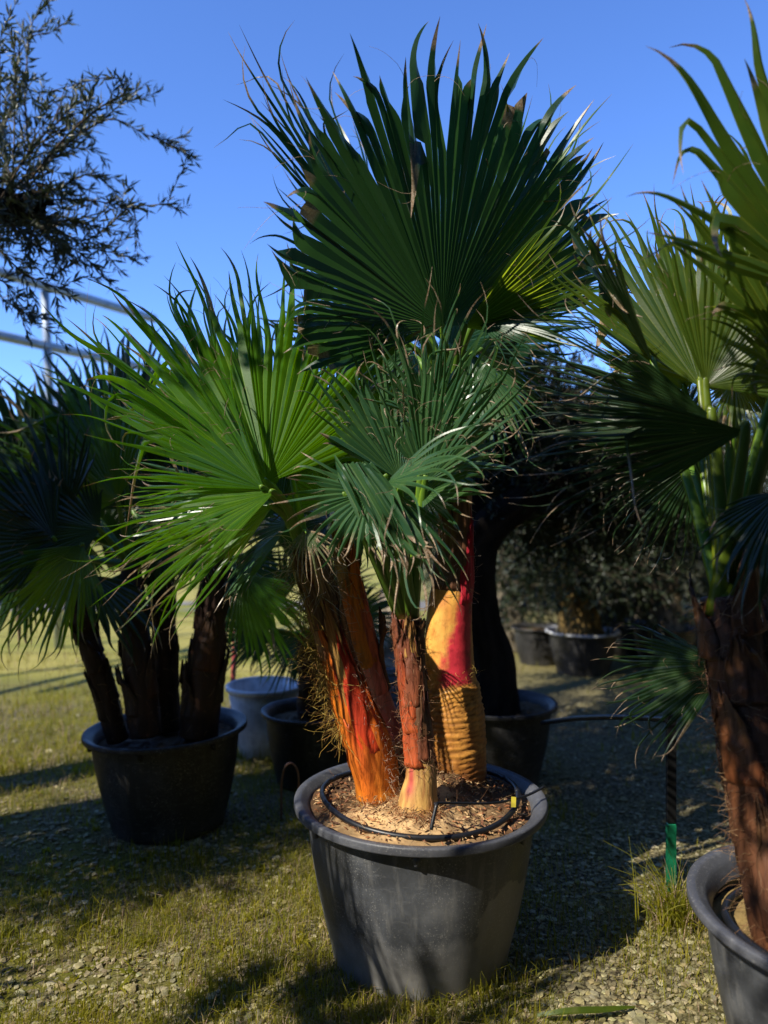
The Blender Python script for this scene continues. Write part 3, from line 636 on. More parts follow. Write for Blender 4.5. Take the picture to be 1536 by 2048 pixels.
# --- red stem behind it
B_ = palm_root(788, 1500, 2.98, 'smooth red and pink palm stem leaning behind the thick orange one', 'palms in the middle pot')
mb = MB()
def colB(U, An):
    p = np.stack([np.sin(An) * 2, np.cos(An) * 2, U * 4], -1); f = np.clip(0.5 + 1.1 * fbm(p, 13), 0, 1); c = lerp((0.74, 0.27, 0.16), (0.62, 0.09, 0.08), f)
    c = lerp(c, (0.70, 0.42, 0.16), np.clip((0.18 - U) / 0.08, 0, 1) * np.clip((U - 0.08) / 0.04, 0, 1)); c = lerp(c, BR, np.clip((0.1 - U) / 0.04, 0, 1))
    return rgba(lerp(c, (0.25, 0.07, 0.02), np.clip((U - 0.75) / 0.2, 0, 1)), U)
pb = tube(mb, [P(796, 1530, 2.98), P(784, 1470, 2.98), P(758, 1400, 2.97), P(733, 1310, 2.96), P(713, 1230, 2.95), P(696, 1150, 2.95), P(690, 1060, 2.95)],
          [0.060, 0.054, 0.050, 0.046, 0.044, 0.042, 0.03], 70, 36, disp=lambda U, An: 0.004 * fbm(np.stack([np.sin(An) * 2, np.cos(An) * 2, U * 6], -1), 5), colf=colB)
mb.build('trunk', M['trunk'], B_, True, loc_of(B_))
mb = MB(); boots(mb, *pb, [(0.36, 0.42, 0.9, 1.2, 0.006, 8), (0.46, 0.44, -0.2, 1.3, 0.006, 0), (0.36, 0.26, 1.5, 0.6, 0.05, 3), (0.68, 0.3, 0.7, 0.9, 0.02, 0), (0.74, 0.28, -0.5, 0.8, 0.03, 5)], bootcols)
mb.build('leaf_base', M['boot'], B_, True, loc_of(B_))
mb = MB(); stem_fibres(mb, pb[0], pb[1], pb[3], pb[4], 120, 0.3, 0.95, -1.5, 1.8, 0.05, GREYFIB, 0.7, 0.3); stem_fibres(mb, pb[0], pb[1], pb[3], pb[4], 90, 0, 0.14, -1.8, 1.8, 0.05, FIB, 0.7, -0.2)
tag(mb.build('fibre', M['fibre'], B_, True, loc_of(B_)), kind='stuff')
cb = P(690, 1080, 2.95)
frond(B_, cb, P(680, 950, 2.98), P(650, 640, 3.15), (0.0, -0.9, 0.25), lf, seed=21, span=(-70, 70), nseg=36, split=0.55, droop=0.08)
frond(B_, cb, P(745, 940, 3.10), P(800, 650, 3.35), (-0.1, -0.9, 0.3), lf, seed=22, span=(-75, 75), nseg=34, split=0.5, droop=0.1)
frond(B_, cb, P(720, 1040, 2.85), P(840, 1120, 2.78), (-0.1, -0.7, 0.7), M['leaf_blue'], seed=23, span=(-70, 70), nseg=26, split=0.45, droop=0.4, hairs=16)
frond(B_, cb, P(660, 1040, 3.1), P(560, 1120, 3.3), (-0.1, -0.7, 0.7), M['leaf_dark'], seed=24, span=(-80, 80), nseg=30, split=0.5, droop=0.4)

frond(B_, cb, P(670, 1010, 2.92), P(620, 800, 3.02), (0.0, -0.9, 0.3), lf, seed=26, span=(-85, 85), nseg=32, split=0.6, droop=0.15)
frond(B_, cb, P(740, 1020, 2.98), P(800, 860, 3.10), (0.0, -0.9, 0.3), M['leaf_blue'], seed=27, span=(-85, 85), nseg=32, split=0.6, droop=0.15)

# --- thin stem in front
C_ = palm_root(836, 1612, 2.56, 'thin red brown palm stem with a yellow bulb foot and green leaf stalks', 'palms in the middle pot')
mb = MB()
def colC(U, An):
    p = np.stack([np.sin(An) * 3, np.cos(An) * 3, U * 7], -1); nz = fbm(p, 33); c = lerp((0.30, 0.085, 0.035), (0.11, 0.04, 0.025), np.clip(0.5 + nz, 0, 1))
    low = np.clip((0.47 - U + 0.05 * nz) / 0.02, 0, 1); c = lerp(c, lerp((0.62, 0.37, 0.11), (0.42, 0.19, 0.06), np.clip(0.3 + vnoise(np.stack([An * 7, U * 9], -1), 93), 0, 1)), low)
    c = lerp(c, (0.50, 0.03, 0.06), low * np.clip(0.9 - np.abs(An + 0.7) * 2.5, 0, 1) * np.clip((U - 0.12) * 12, 0, 1))
    return rgba(lerp(c, (0.40, 0.22, 0.10), np.clip((0.07 - U) / 0.03, 0, 1)), U)
pc = tube(mb, [P(836, 1626, 2.56), P(838, 1590, 2.56), P(842, 1555, 2.56), P(838, 1505, 2.56), P(832, 1440, 2.57), P(824, 1360, 2.58), P(817, 1290, 2.59), P(814, 1238, 2.60)],
          [0.074, 0.062, 0.052, 0.044, 0.043, 0.042, 0.041, 0.048], 90, 40, disp=lambda U, An: 0.004 * fbm(np.stack([np.sin(An) * 3, np.cos(An) * 3, U * 12], -1), 8) * (U > 0.3), colf=colC)
mb.build('trunk', M['trunk'], C_, True, loc_of(C_))
mb = MB(); boots(mb, *pc, [(0.40, 0.26, 0.65, 1.3, 0.004, 7), (0.37, 0.30, -0.75, 1.1, 0.002, 9), (0.50, 0.28, 0.8, 1.2, 0.004, 3), (0.52, 0.30, -0.7, 1.1, 0.004, 9), (0.62, 0.30, 0.1, 1.2, 0.004, 7), (0.70, 0.28, 1.1, 1.1, 0.006, 3), (0.74, 0.26, -0.9, 1.0, 0.006, 7), (0.80, 0.22, 0.15, 0.6, 0.008, 2)], bootcols)
mb.build('leaf_base', M['boot'], C_, True, loc_of(C_))
mb = MB(); stem_fibres(mb, pc[0], pc[1], pc[3], pc[4], 420, 0.34, 1.0, -2.2, 2.2, 0.035, ((0.28, 0.14, 0.07, 1), (0.42, 0.25, 0.14, 1), (0.16, 0.07, 0.04, 1)), 0.7, 0.3, 0.0008)
stem_fibres(mb, pc[0], pc[1], pc[3], pc[4], 260, 0.0, 0.10, -2.4, 2.4, 0.05, ((0.5, 0.33, 0.17, 1), (0.35, 0.16, 0.07, 1)), 0.8, -0.2, 0.0011, 0.6)
tag(mb.build('fibre', M['fibre'], C_, True, loc_of(C_)), kind='stuff')
bl = M['leaf_blue']
cc = P(806, 1240, 2.60); cc2 = P(822, 1240, 2.60)
frond(C_, cc, P(694, 1000, 2.36), P(722, 630, 2.26), (-0.25, -0.80, 0.45), bl, seed=31, span=(-30, 34), nseg=20, split=0.76, droop=0.25, shrink=0.08, dry=0.10, hairs=26, twist=0.8, curl=0.3, arch=0.0, broken=0.0, pleat=22, mess=0.8, kink=(0.25, (0.80, -0.30, -1.5)))
frond(C_, cc, P(738, 985, 2.36), P(585, 1085, 2.26), (-0.10, -0.92, 0.35), bl, seed=32, span=(-75, 70), nseg=20, split=0.5, droop=0.30, shrink=0.2, dry=0.12, hairs=16, arch=0.0, pleat=34, mess=1.0)
frond(C_, cc, P(800, 960, 2.54), P(685, 665, 2.50), (0.30, -0.90, -0.25), bl, seed=33, span=(-42, 46), nseg=17, split=0.5, droop=0.04, hairs=10, arch=0.0, pleat=34)
frond(C_, cc2, P(850, 965, 2.42), P(900, 580, 2.20), (-0.10, -0.90, 0.40), bl, seed=34, span=(-40, 55), nseg=20, split=0.36, droop=0.22, dry=0.14, hairs=34, curl=0.6, twist=0.9, arch=0.0, mess=1.5)
frond(C_, cc2, P(845, 900, 2.50), P(965, 640, 2.30), (-0.20, -0.85, 0.45), bl, seed=40, span=(-55, 60), nseg=18, split=0.36, droop=0.30, dry=0.14, hairs=30, curl=0.6, twist=0.9, arch=0.0, mess=1.5)
frond(C_, cc2, P(772, 965, 2.36), P(985, 835, 2.10), (-0.10, -0.70, 0.70), bl, seed=35, span=(-25, 58), nseg=11, split=0.28, droop=0.85, dry=0.08, hairs=8, shrink=0.25, arch=0.0, wide=1.15, pleat=20, mess=1.3)
frond(C_, cc2, P(845, 990, 2.45), P(985, 955, 2.30), (-0.15, -0.90, 0.40), bl, seed=36, span=(-75, 80), nseg=19, split=0.45, droop=0.3, dry=0.10, hairs=12, arch=0.0, mess=1.2)
frond(C_, cc2, P(860, 840, 2.52), P(870, 560, 2.40), (0.0, -0.9, 0.40), bl, seed=37, span=(-70, 70), nseg=20, split=0.35, droop=0.2, dry=0.14, hairs=26, curl=0.6, twist=0.9, arch=0.0, mess=1.5)
frond(C_, cc2, P(800, 990, 2.36), P(880, 1240, 2.24), (0.1, -0.85, 0.45), bl, seed=38, span=(-40, 45), nseg=13, split=0.40, droop=0.4, dry=0.20, hairs=24, curl=0.4, arch=0.0, mess=1.2)
frond(C_, cc2, P(860, 930, 2.62), P(980, 760, 2.55), (0.1, -0.95, 0.2), bl, seed=39, span=(-90, 90), nseg=24, split=0.5, droop=0.2, dry=0.08, hairs=12, arch=0.0)

# --- thick ringed stem on the right
D_ = palm_root(908, 1572, 2.92, 'thick palm stem ringed yellow below and crimson above, carrying the tallest fans', 'palms in the middle pot')
mb = MB()
pxs = [(910, 1595, 0.112), (910, 1560, 0.112), (909, 1500, 0.113), (908, 1440, 0.112), (904, 1385, 0.102), (899, 1345, 0.096), (896, 1300, 0.094), (898, 1250, 0.088), (902, 1190, 0.080), (906, 1120, 0.068), (910, 1040, 0.055), (905, 940, 0.054), (900, 830, 0.050), (897, 740, 0.03)]
zs = np.array([P(0, p[1], 2.92)[2] for p in pxs])
def dispD(U, An):
    z = np.interp(U, np.linspace(0, 1, len(zs)), zs); low = np.clip((P(0, 1362, 2.92)[2] - z) / 0.02, 0, 1)
    ring = np.sin(z * 330 + 8 * fbm(np.stack([np.sin(An) * 1.8, np.cos(An) * 1.8, z * 22], -1), 3, 4))
    return low * (0.0030 * ring + 0.004 * fbm(np.stack([np.sin(An) * 6, np.cos(An) * 6, z * 60], -1), 4)) + 0.004 * low + (1 - low) * 0.003 * fbm(np.stack([np.sin(An) * 2, np.cos(An) * 2, z * 20], -1), 6)
def colD(U, An):
    z = np.interp(U, np.linspace(0, 1, len(zs)), zs); py = 1024 + (CH - z) * FP / 2.92
    p = np.stack([np.sin(An) * 2, np.cos(An) * 2, z * 16], -1); nz = fbm(p, 43); nz2 = fbm(p * [2, 2, 4], 44)
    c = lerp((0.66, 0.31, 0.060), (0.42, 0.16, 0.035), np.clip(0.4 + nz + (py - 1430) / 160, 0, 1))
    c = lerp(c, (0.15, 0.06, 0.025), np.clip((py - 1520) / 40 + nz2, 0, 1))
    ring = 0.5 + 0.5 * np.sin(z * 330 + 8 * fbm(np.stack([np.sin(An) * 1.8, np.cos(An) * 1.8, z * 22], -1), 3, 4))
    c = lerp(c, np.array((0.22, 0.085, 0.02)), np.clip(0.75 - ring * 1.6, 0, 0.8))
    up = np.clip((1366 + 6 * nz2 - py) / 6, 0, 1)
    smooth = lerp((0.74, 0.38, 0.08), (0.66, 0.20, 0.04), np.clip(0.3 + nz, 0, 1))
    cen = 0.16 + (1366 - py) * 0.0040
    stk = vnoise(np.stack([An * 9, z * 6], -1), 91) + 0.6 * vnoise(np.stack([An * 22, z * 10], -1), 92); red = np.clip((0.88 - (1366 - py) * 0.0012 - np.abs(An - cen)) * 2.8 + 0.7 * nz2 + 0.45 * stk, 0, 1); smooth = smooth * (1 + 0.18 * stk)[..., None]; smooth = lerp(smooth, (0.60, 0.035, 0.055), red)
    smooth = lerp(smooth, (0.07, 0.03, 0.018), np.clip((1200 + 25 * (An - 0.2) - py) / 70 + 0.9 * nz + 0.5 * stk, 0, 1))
    return rgba(lerp(c, smooth, up), U)
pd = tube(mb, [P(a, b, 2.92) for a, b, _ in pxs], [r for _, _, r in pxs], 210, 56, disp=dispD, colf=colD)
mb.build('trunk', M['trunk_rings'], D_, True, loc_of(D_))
mb = MB(); boots(mb, *pd, [(0.60, 0.16, 0.9, 0.7, 0.01, 6), (0.63, 0.16, -0.5, 1.0, 0.012, 3), (0.68, 0.15, 0.3, 0.9, 0.015, 3), (0.72, 0.15, -1.0, 0.8, 0.02, 5), (0.75, 0.16, 1.0, 0.7, 0.02, 5), (0.80, 0.15, 0.0, 0.8, 0.02, 3), (0.84, 0.14, -0.9, 0.7, 0.03, 3), (0.86, 0.14, 0.9, 0.7, 0.03, 5)], bootcols)
mb.build('leaf_base', M['boot'], D_, True, loc_of(D_))
mb = MB(); stem_fibres(mb, pd[0], pd[1], pd[3], pd[4], 260, 0.0, 0.10, -2.0, 2.0, 0.05, ((0.3, 0.18, 0.1, 1), (0.14, 0.07, 0.04, 1)), 0.8, -0.2, 0.001, 0.5)
stem_fibres(mb, pd[0], pd[1], pd[3], pd[4], 140, 0.6, 1.0, -2.0, 2.0, 0.05, GREYFIB, 0.7, 0.3); stem_fibres(mb, pd[0], pd[1], pd[3], pd[4], 60, 0.36, 0.42, -1.6, 1.6, 0.03, FIB, 0.8, 0.2, 0.0007)
tag(mb.build('fibre', M['fibre'], D_, True, loc_of(D_)), kind='stuff')
cd = P(898, 790, 2.92); tp = M['leaf_top']
frond(D_, cd, P(885, 655, 2.80), P(912, 95, 2.46), (0.48, -0.78, -0.40), tp, seed=41, span=(-104, 84), nseg=64, mess=0.45, split=0.88, droop=0.02, shrink=0.42, dry=0.05, hairs=60, broken=0.03, twist=0.35, curl=0.2)
frond(D_, cd, P(815, 610, 2.92), P(560, 120, 2.92), (0.80, -0.50, 0.35), tp, seed=42, span=(-48, 62), nseg=36, split=0.5, droop=0.05, shrink=0.25, dry=0.10, hairs=30, broken=0.08)
frond(D_, cd, P(955, 640, 3.02), P(1225, 300, 3.06), (0.60, -0.68, -0.42), M['leaf_yellow'], seed=43, span=(-50, 60), nseg=30, split=0.45, droop=0.08, shrink=0.25, dry=0.06, hairs=24)
frond(D_, cd, P(930, 655, 2.80), P(1235, 430, 2.62), (0.60, -0.70, -0.35), M['leaf_yellow'], seed=53, span=(-24, 50), nseg=18, split=0.40, droop=0.15, shrink=0.2, hairs=16, mess=1.0)
frond(D_, cd, P(950, 640, 2.85), P(1205, 640, 2.66), (0.05, -0.75, 0.65), tp, seed=44, span=(-45, 50), nseg=24, split=0.4, droop=0.35, shrink=0.25, hairs=16)
frond(D_, cd, P(770, 700, 3.20), P(620, 530, 3.50), (-0.3, -0.6, 0.7), M['leaf_right'], seed=45, span=(-85, 85), nseg=34, split=0.5, droop=0.2)
frond(D_, cd, P(810, 640, 2.72), P(615, 560, 2.50), (0.1, -0.75, 0.60), tp, seed=46, span=(-65, 45), nseg=22, split=0.4, droop=0.5, hairs=24, curl=0.4, dry=0.12)
frond(D_, cd, P(945, 710, 2.72), P(1005, 960, 2.58), (0.2, -0.9, 0.25), M['leaf_blue'], seed=47, span=(-50, 50), nseg=24, split=0.5, droop=0.3, hairs=10)
frond(D_, cd, P(900, 690, 3.20), P(1020, 420, 3.55), (0.1, -0.9, 0.2), tp, seed=48, span=(-85, 85), nseg=36, split=0.5, droop=0.1)
frond(D_, cd, P(820, 690, 2.85), P(700, 820, 2.80), (-0.2, -0.8, 0.4), M['leaf_blue'], seed=49, span=(-60, 70), nseg=26, split=0.5, droop=0.4)
frond(D_, cd, P(830, 620, 3.05), P(640, 300, 3.25), (0.4, -0.85, 0.1), tp, seed=50, span=(-60, 60), nseg=34, split=0.5, droop=0.06, broken=0.2, dry=0.1)
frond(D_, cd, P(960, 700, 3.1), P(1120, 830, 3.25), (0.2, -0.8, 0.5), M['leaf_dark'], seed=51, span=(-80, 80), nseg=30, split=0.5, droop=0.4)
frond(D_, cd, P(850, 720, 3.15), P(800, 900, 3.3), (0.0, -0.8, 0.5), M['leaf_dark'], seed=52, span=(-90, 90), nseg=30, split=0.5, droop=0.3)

# ---------------------------------------------------------------- generic shaggy brown stems
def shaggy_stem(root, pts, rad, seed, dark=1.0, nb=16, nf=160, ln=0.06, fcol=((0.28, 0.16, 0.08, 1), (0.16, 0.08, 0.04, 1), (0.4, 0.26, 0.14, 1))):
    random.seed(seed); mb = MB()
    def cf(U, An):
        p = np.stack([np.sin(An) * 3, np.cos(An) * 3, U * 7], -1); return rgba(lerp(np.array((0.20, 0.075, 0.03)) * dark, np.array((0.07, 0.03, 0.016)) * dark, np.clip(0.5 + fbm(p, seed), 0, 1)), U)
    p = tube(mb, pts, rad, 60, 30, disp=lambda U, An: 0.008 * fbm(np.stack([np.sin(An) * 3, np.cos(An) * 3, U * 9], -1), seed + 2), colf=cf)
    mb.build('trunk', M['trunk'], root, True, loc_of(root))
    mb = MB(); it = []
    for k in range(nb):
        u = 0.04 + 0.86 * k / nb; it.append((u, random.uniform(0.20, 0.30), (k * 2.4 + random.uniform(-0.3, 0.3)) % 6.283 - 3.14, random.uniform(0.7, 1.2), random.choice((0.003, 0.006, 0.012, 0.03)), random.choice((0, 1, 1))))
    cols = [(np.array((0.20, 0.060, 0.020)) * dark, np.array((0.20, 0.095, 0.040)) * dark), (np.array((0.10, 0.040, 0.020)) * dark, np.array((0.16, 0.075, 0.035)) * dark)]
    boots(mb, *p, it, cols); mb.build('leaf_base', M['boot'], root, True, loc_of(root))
    mb = MB(); stem_fibres(mb, p[0], p[1], p[3], p[4], nf, 0.05, 1.0, -3.14, 3.14, ln, fcol, 0.6, 0.2)
    tag(mb.build('fibre', M['fibre'], root, True, loc_of(root)), kind='stuff')
    return p

# ---------------------------------------------------------------- the palm at the right edge and its pot
RC = np.array([1.290, 2.05, 0.0])
make_pot(RC, 0.45, 0.515, 'plant_pot', 'scuffed grey plastic pot cut off by the right edge, holding a shaggy brown palm', 'black nursery pots', M['pot'], M['rim'], 0.415, lambda X, Y: lerp((0.12, 0.08, 0.03), (0.30, 0.21, 0.08), np.clip(0.5 + fbm(np.stack([X, Y], -1) * 12, 8), 0, 1)), 8)
hose_ring(RC, 0.34, 0.44, 0.012, 'irrigation_hose', 'dark hose ring inside the pot at the right edge')
R_ = palm_root(1545, 1840, 2.02, 'shaggy brown palm at the right edge with green leaf stalks and wide fans', None)
rp = shaggy_stem(R_, [P(1600, 1920, 2.03), P(1570, 1800, 2.03), P(1540, 1650, 2.06), P(1512, 1500, 2.08), P(1488, 1380, 2.10), P(1466, 1270, 2.11), P(1452, 1190, 2.12)], [0.104, 0.098, 0.090, 0.086, 0.082, 0.074, 0.062], 60, 0.95, 13, 1300, 0.055)
cr = P(1448, 1215, 2.12); rl = M['leaf_right']; dk = M['leaf_dark']
gp = (0.085, 0.13, 0.008)
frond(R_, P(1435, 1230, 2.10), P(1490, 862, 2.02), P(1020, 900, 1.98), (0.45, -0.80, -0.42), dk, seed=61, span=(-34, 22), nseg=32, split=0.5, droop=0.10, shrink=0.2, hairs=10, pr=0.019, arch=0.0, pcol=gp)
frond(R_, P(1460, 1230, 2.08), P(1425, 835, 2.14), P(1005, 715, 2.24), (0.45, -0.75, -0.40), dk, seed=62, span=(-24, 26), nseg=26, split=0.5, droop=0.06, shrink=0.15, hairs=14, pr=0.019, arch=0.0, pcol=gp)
frond(R_, cr, P(1412, 772, 2.18), P(1520, 440, 2.10), (-0.10, -0.95, 0.10), rl, seed=63, span=(-40, 85), nseg=34, split=0.62, droop=0.05, shrink=0.2, hairs=26, pr=0.014, arch=0.0, pcol=gp)
frond(R_, cr, P(1402, 775, 2.30), P(1300, 380, 2.46), (-0.30, -0.85, 0.20), rl, seed=64, span=(-42, 48), nseg=30, split=0.58, droop=0.04, shrink=0.2, hairs=26, pr=0.014, arch=0.0, pcol=gp)
frond(R_, cr, P(1650, 590, 1.98), P(1440, 60, 1.88), (0.25, -0.90, -0.30), rl, seed=65, span=(-50, 50), nseg=16, split=0.50, droop=0.25, shrink=0.2, hairs=10, broken=0.2, wide=1.15, mess=1.2, dry=0.09, arch=0.1, pcol=gp)
frond(R_, cr, P(1310, 735, 2.32), P(1145, 460, 2.42), (0.85, -0.35, 0.40), dk, seed=66, span=(-55, 55), nseg=24, split=0.8, droop=0.02, shrink=0.1, hairs=10, arch=0.0)
frond(R_, cr, P(1450, 1330, 2.24), P(1190, 1400, 2.36), (0.1, -0.75, 0.6), dk, seed=67, span=(-45, 50), nseg=28, split=0.55, droop=0.2, shrink=0.15, hairs=6, arch=-0.1)
frond(R_, cr, P(1565, 980, 2.0), P(1510, 1240, 1.92), (-0.1, -0.9, 0.3), dk, seed=68, span=(-60, 60), nseg=28, split=0.55, droop=0.3, arch=0.0)
frond(R_, cr, P(1480, 740, 2.40), P(1420, 400, 2.55), (-0.1, -0.9, 0.3), rl, seed=75, span=(-60, 60), nseg=30, split=0.6, droop=0.06, hairs=20)
frond(R_, cr, P(1370, 780, 2.44), P(1270, 560, 2.60), (-0.1, -0.9, 0.3), rl, seed=76, span=(-60, 60), nseg=26, split=0.6, droop=0.1, hairs=20)
frond(R_, cr, P(1580, 700, 2.05), P(1500, 250, 2.0), (-0.1, -0.9, 0.2), rl, seed=77, span=(-45, 45), nseg=16, split=0.5, droop=0.2, hairs=10)
frond(R_, cr, P(1540, 860, 2.15), P(1800, 760, 2.2), (-0.1, -0.9, 0.4), rl, seed=69, span=(-80, 80), nseg=34, split=0.55, droop=0.2)
frond(R_, cr, P(1480, 800, 2.35), P(1560, 480, 2.6), (-0.1, -0.9, 0.3), rl, seed=70, span=(-85, 85), nseg=36, split=0.55, droop=0.1)
frond(R_, cr, P(1350, 870, 2.55), P(1150, 760, 2.8), (0.1, -0.9, 0.3), dk, seed=71, span=(-75, 75), nseg=32, split=0.55, droop=0.2)
frond(R_, cr, P(1400, 920, 2.4), P(1260, 1120, 2.55), (0.2, -0.9, 0.3), dk, seed=72, span=(-70, 70), nseg=30, split=0.5, droop=0.3)
frond(R_, cr, P(1470, 760, 2.25), P(1560, 900, 2.1), (-0.1, -0.7, 0.6), rl, seed=73, span=(-75, 75), nseg=26, split=0.4, droop=0.4, hairs=26, dry=0.15)
frond(R_, cr, P(1600, 780, 2.05), P(1480, 560, 2.0), (0.0, -0.9, 0.2), rl, seed=74, span=(-50, 50), nseg=18, split=0.45, droop=0.5, broken=0.25)

# ---------------------------------------------------------------- the clump in the left pot
LC = np.array([-1.09, 3.92, 0.0])
make_pot(LC, 0.405, 0.49, 'plant_pot', 'black plastic pot left of the middle one, crowded with dark shaggy palm trunks', 'black nursery pots', M['pot_black'], M['pot_black'], 0.42, lambda X, Y: lerp((0.05, 0.03, 0.02), (0.14, 0.09, 0.05), np.clip(0.5 + fbm(np.stack([X, Y], -1) * 12, 9), 0, 1)), 5, tilt=(0.0, -0.035, 0))
def left_palm(trunk, rad, label, fans, seed, crown):
    r = palm_root(trunk[0][0], trunk[0][1], trunk[0][2], label, 'palms in the left pot')
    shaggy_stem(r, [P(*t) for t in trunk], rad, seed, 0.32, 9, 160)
    for k, (H, t, n, kw) in enumerate(fans):
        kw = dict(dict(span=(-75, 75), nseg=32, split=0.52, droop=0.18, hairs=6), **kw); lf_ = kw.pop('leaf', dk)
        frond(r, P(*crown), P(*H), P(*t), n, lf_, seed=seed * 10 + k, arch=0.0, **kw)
lg = M['leaf_left']
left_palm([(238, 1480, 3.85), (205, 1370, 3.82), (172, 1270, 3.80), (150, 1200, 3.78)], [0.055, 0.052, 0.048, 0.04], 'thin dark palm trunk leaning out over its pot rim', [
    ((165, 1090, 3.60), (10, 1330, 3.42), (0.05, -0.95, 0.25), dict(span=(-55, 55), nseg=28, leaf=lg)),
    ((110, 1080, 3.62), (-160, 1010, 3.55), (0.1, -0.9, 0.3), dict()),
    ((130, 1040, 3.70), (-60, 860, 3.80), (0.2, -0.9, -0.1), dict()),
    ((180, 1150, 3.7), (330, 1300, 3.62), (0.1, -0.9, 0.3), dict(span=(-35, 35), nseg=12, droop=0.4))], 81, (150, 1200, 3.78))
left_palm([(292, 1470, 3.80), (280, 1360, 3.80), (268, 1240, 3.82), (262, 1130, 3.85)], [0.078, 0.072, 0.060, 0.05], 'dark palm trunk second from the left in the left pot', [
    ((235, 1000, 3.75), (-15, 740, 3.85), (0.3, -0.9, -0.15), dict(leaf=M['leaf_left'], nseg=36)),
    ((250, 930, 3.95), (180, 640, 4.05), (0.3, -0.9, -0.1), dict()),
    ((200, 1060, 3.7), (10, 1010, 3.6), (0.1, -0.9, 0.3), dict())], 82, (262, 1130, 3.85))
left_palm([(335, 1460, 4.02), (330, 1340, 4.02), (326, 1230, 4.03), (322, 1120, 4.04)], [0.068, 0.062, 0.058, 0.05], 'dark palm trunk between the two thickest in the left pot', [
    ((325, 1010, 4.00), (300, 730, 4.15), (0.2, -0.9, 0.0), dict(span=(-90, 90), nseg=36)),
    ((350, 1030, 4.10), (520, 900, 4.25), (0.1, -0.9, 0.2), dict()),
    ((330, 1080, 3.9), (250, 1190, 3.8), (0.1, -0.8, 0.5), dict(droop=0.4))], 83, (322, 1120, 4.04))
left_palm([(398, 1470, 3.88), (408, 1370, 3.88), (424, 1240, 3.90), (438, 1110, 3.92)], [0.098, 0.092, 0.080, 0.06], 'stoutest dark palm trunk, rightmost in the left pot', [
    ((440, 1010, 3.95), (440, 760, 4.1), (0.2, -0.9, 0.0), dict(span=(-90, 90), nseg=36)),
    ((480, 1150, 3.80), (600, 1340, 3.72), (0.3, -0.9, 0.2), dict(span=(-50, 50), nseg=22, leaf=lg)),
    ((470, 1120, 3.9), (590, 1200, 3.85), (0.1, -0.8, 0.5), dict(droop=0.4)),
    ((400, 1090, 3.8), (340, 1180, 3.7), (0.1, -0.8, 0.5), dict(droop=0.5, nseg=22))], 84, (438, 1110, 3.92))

random.seed(31)
for k, (hx, hy, tx, ty, Y) in enumerate(((60, 980, -120, 800, 4.2), (120, 930, 60, 720, 4.3), (230, 960, 250, 720, 4.4), (380, 980, 400, 760, 4.4), (520, 1020, 600, 850, 4.5), (60, 1100, -100, 1250, 4.1), (150, 1060, 40, 1200, 4.2), (320, 1080, 200, 1000, 4.3), (560, 1090, 680, 1010, 4.5), (200, 1080, 330, 1050, 4.2), (20, 1020, -150, 900, 3.9), (290, 900, 330, 700, 4.5))):
    r = [o for o in bpy.data.objects if o.get('group') == 'palms in the left pot'][k % 4]
    crown = ((150, 1200, 3.78), (262, 1130, 3.85), (322, 1120, 4.04), (438, 1110, 3.92))[k % 4]
    frond(r, P(*crown), P(hx, hy, Y), P(tx, ty, Y + 0.1), (random.uniform(-0.2, 0.4), -0.9, random.uniform(-0.1, 0.4)), dk, seed=900 + k, span=(-85, 85), nseg=34, split=0.58, droop=0.2, hairs=4, arch=0.0)

# ---------------------------------------------------------------- olive trees
def leaf_cards(mb, pts, dirs, ln, wd, cdark=0.5):
    """small folded lance-shaped leaves"""
    n = len(pts); pts = np.asarray(pts); d = nrm(dirs); up = nrm(rng.normal(0, 1, (n, 3))); s = nrm(np.cross(d, up)); nn = np.cross(s, d)
    l = (ln * rng.uniform(0.6, 1.25, n))[:, None]; w_ = (wd * rng.uniform(0.7, 1.2, n))[:, None]
    V = np.stack([pts, pts + d * l * 0.45 + s * w_ + nn * w_ * 0.5, pts + d * l * 0.5, pts + d * l * 0.45 - s * w_ + nn * w_ * 0.5, pts + d * l - nn * l * 0.08], 1).reshape(-1, 3)
    C = np.repeat(np.stack([np.zeros(n), rng.uniform(0, 1, n), np.zeros(n), np.zeros(n)], -1), 5, 0)
    k = np.arange(n)[:, None] * 5
    mb.add(V, np.concatenate([k + np.array([[0, 1, 2]]), k + np.array([[1, 4, 2]]), k + np.array([[0, 2, 3]]), k + np.array([[2, 4, 3]])]), C)

def bark_tube(mb, pts, rad, n=40, m=24, seed=0, base=(0.16, 0.13, 0.10), rough=0.14):
    rm = float(np.max(rad))
    return tube(mb, pts, rad, n, m, disp=lambda U, An: rm * rough * (fbm(np.stack([np.sin(An) * 2.5, np.cos(An) * 2.5, U * 5], -1), seed) + 0.5 * fbm(np.stack([np.sin(An) * 7, np.cos(An) * 7, U * 10], -1), seed + 3)),
                colf=lambda U, An: rgba(lerp(np.array(base) * 1.25, np.array(base) * 0.45, np.clip(0.5 + 1.1 * fbm(np.stack([np.sin(An) * 4, np.cos(An) * 4, U * 12], -1), seed + 6), 0, 1)), U))

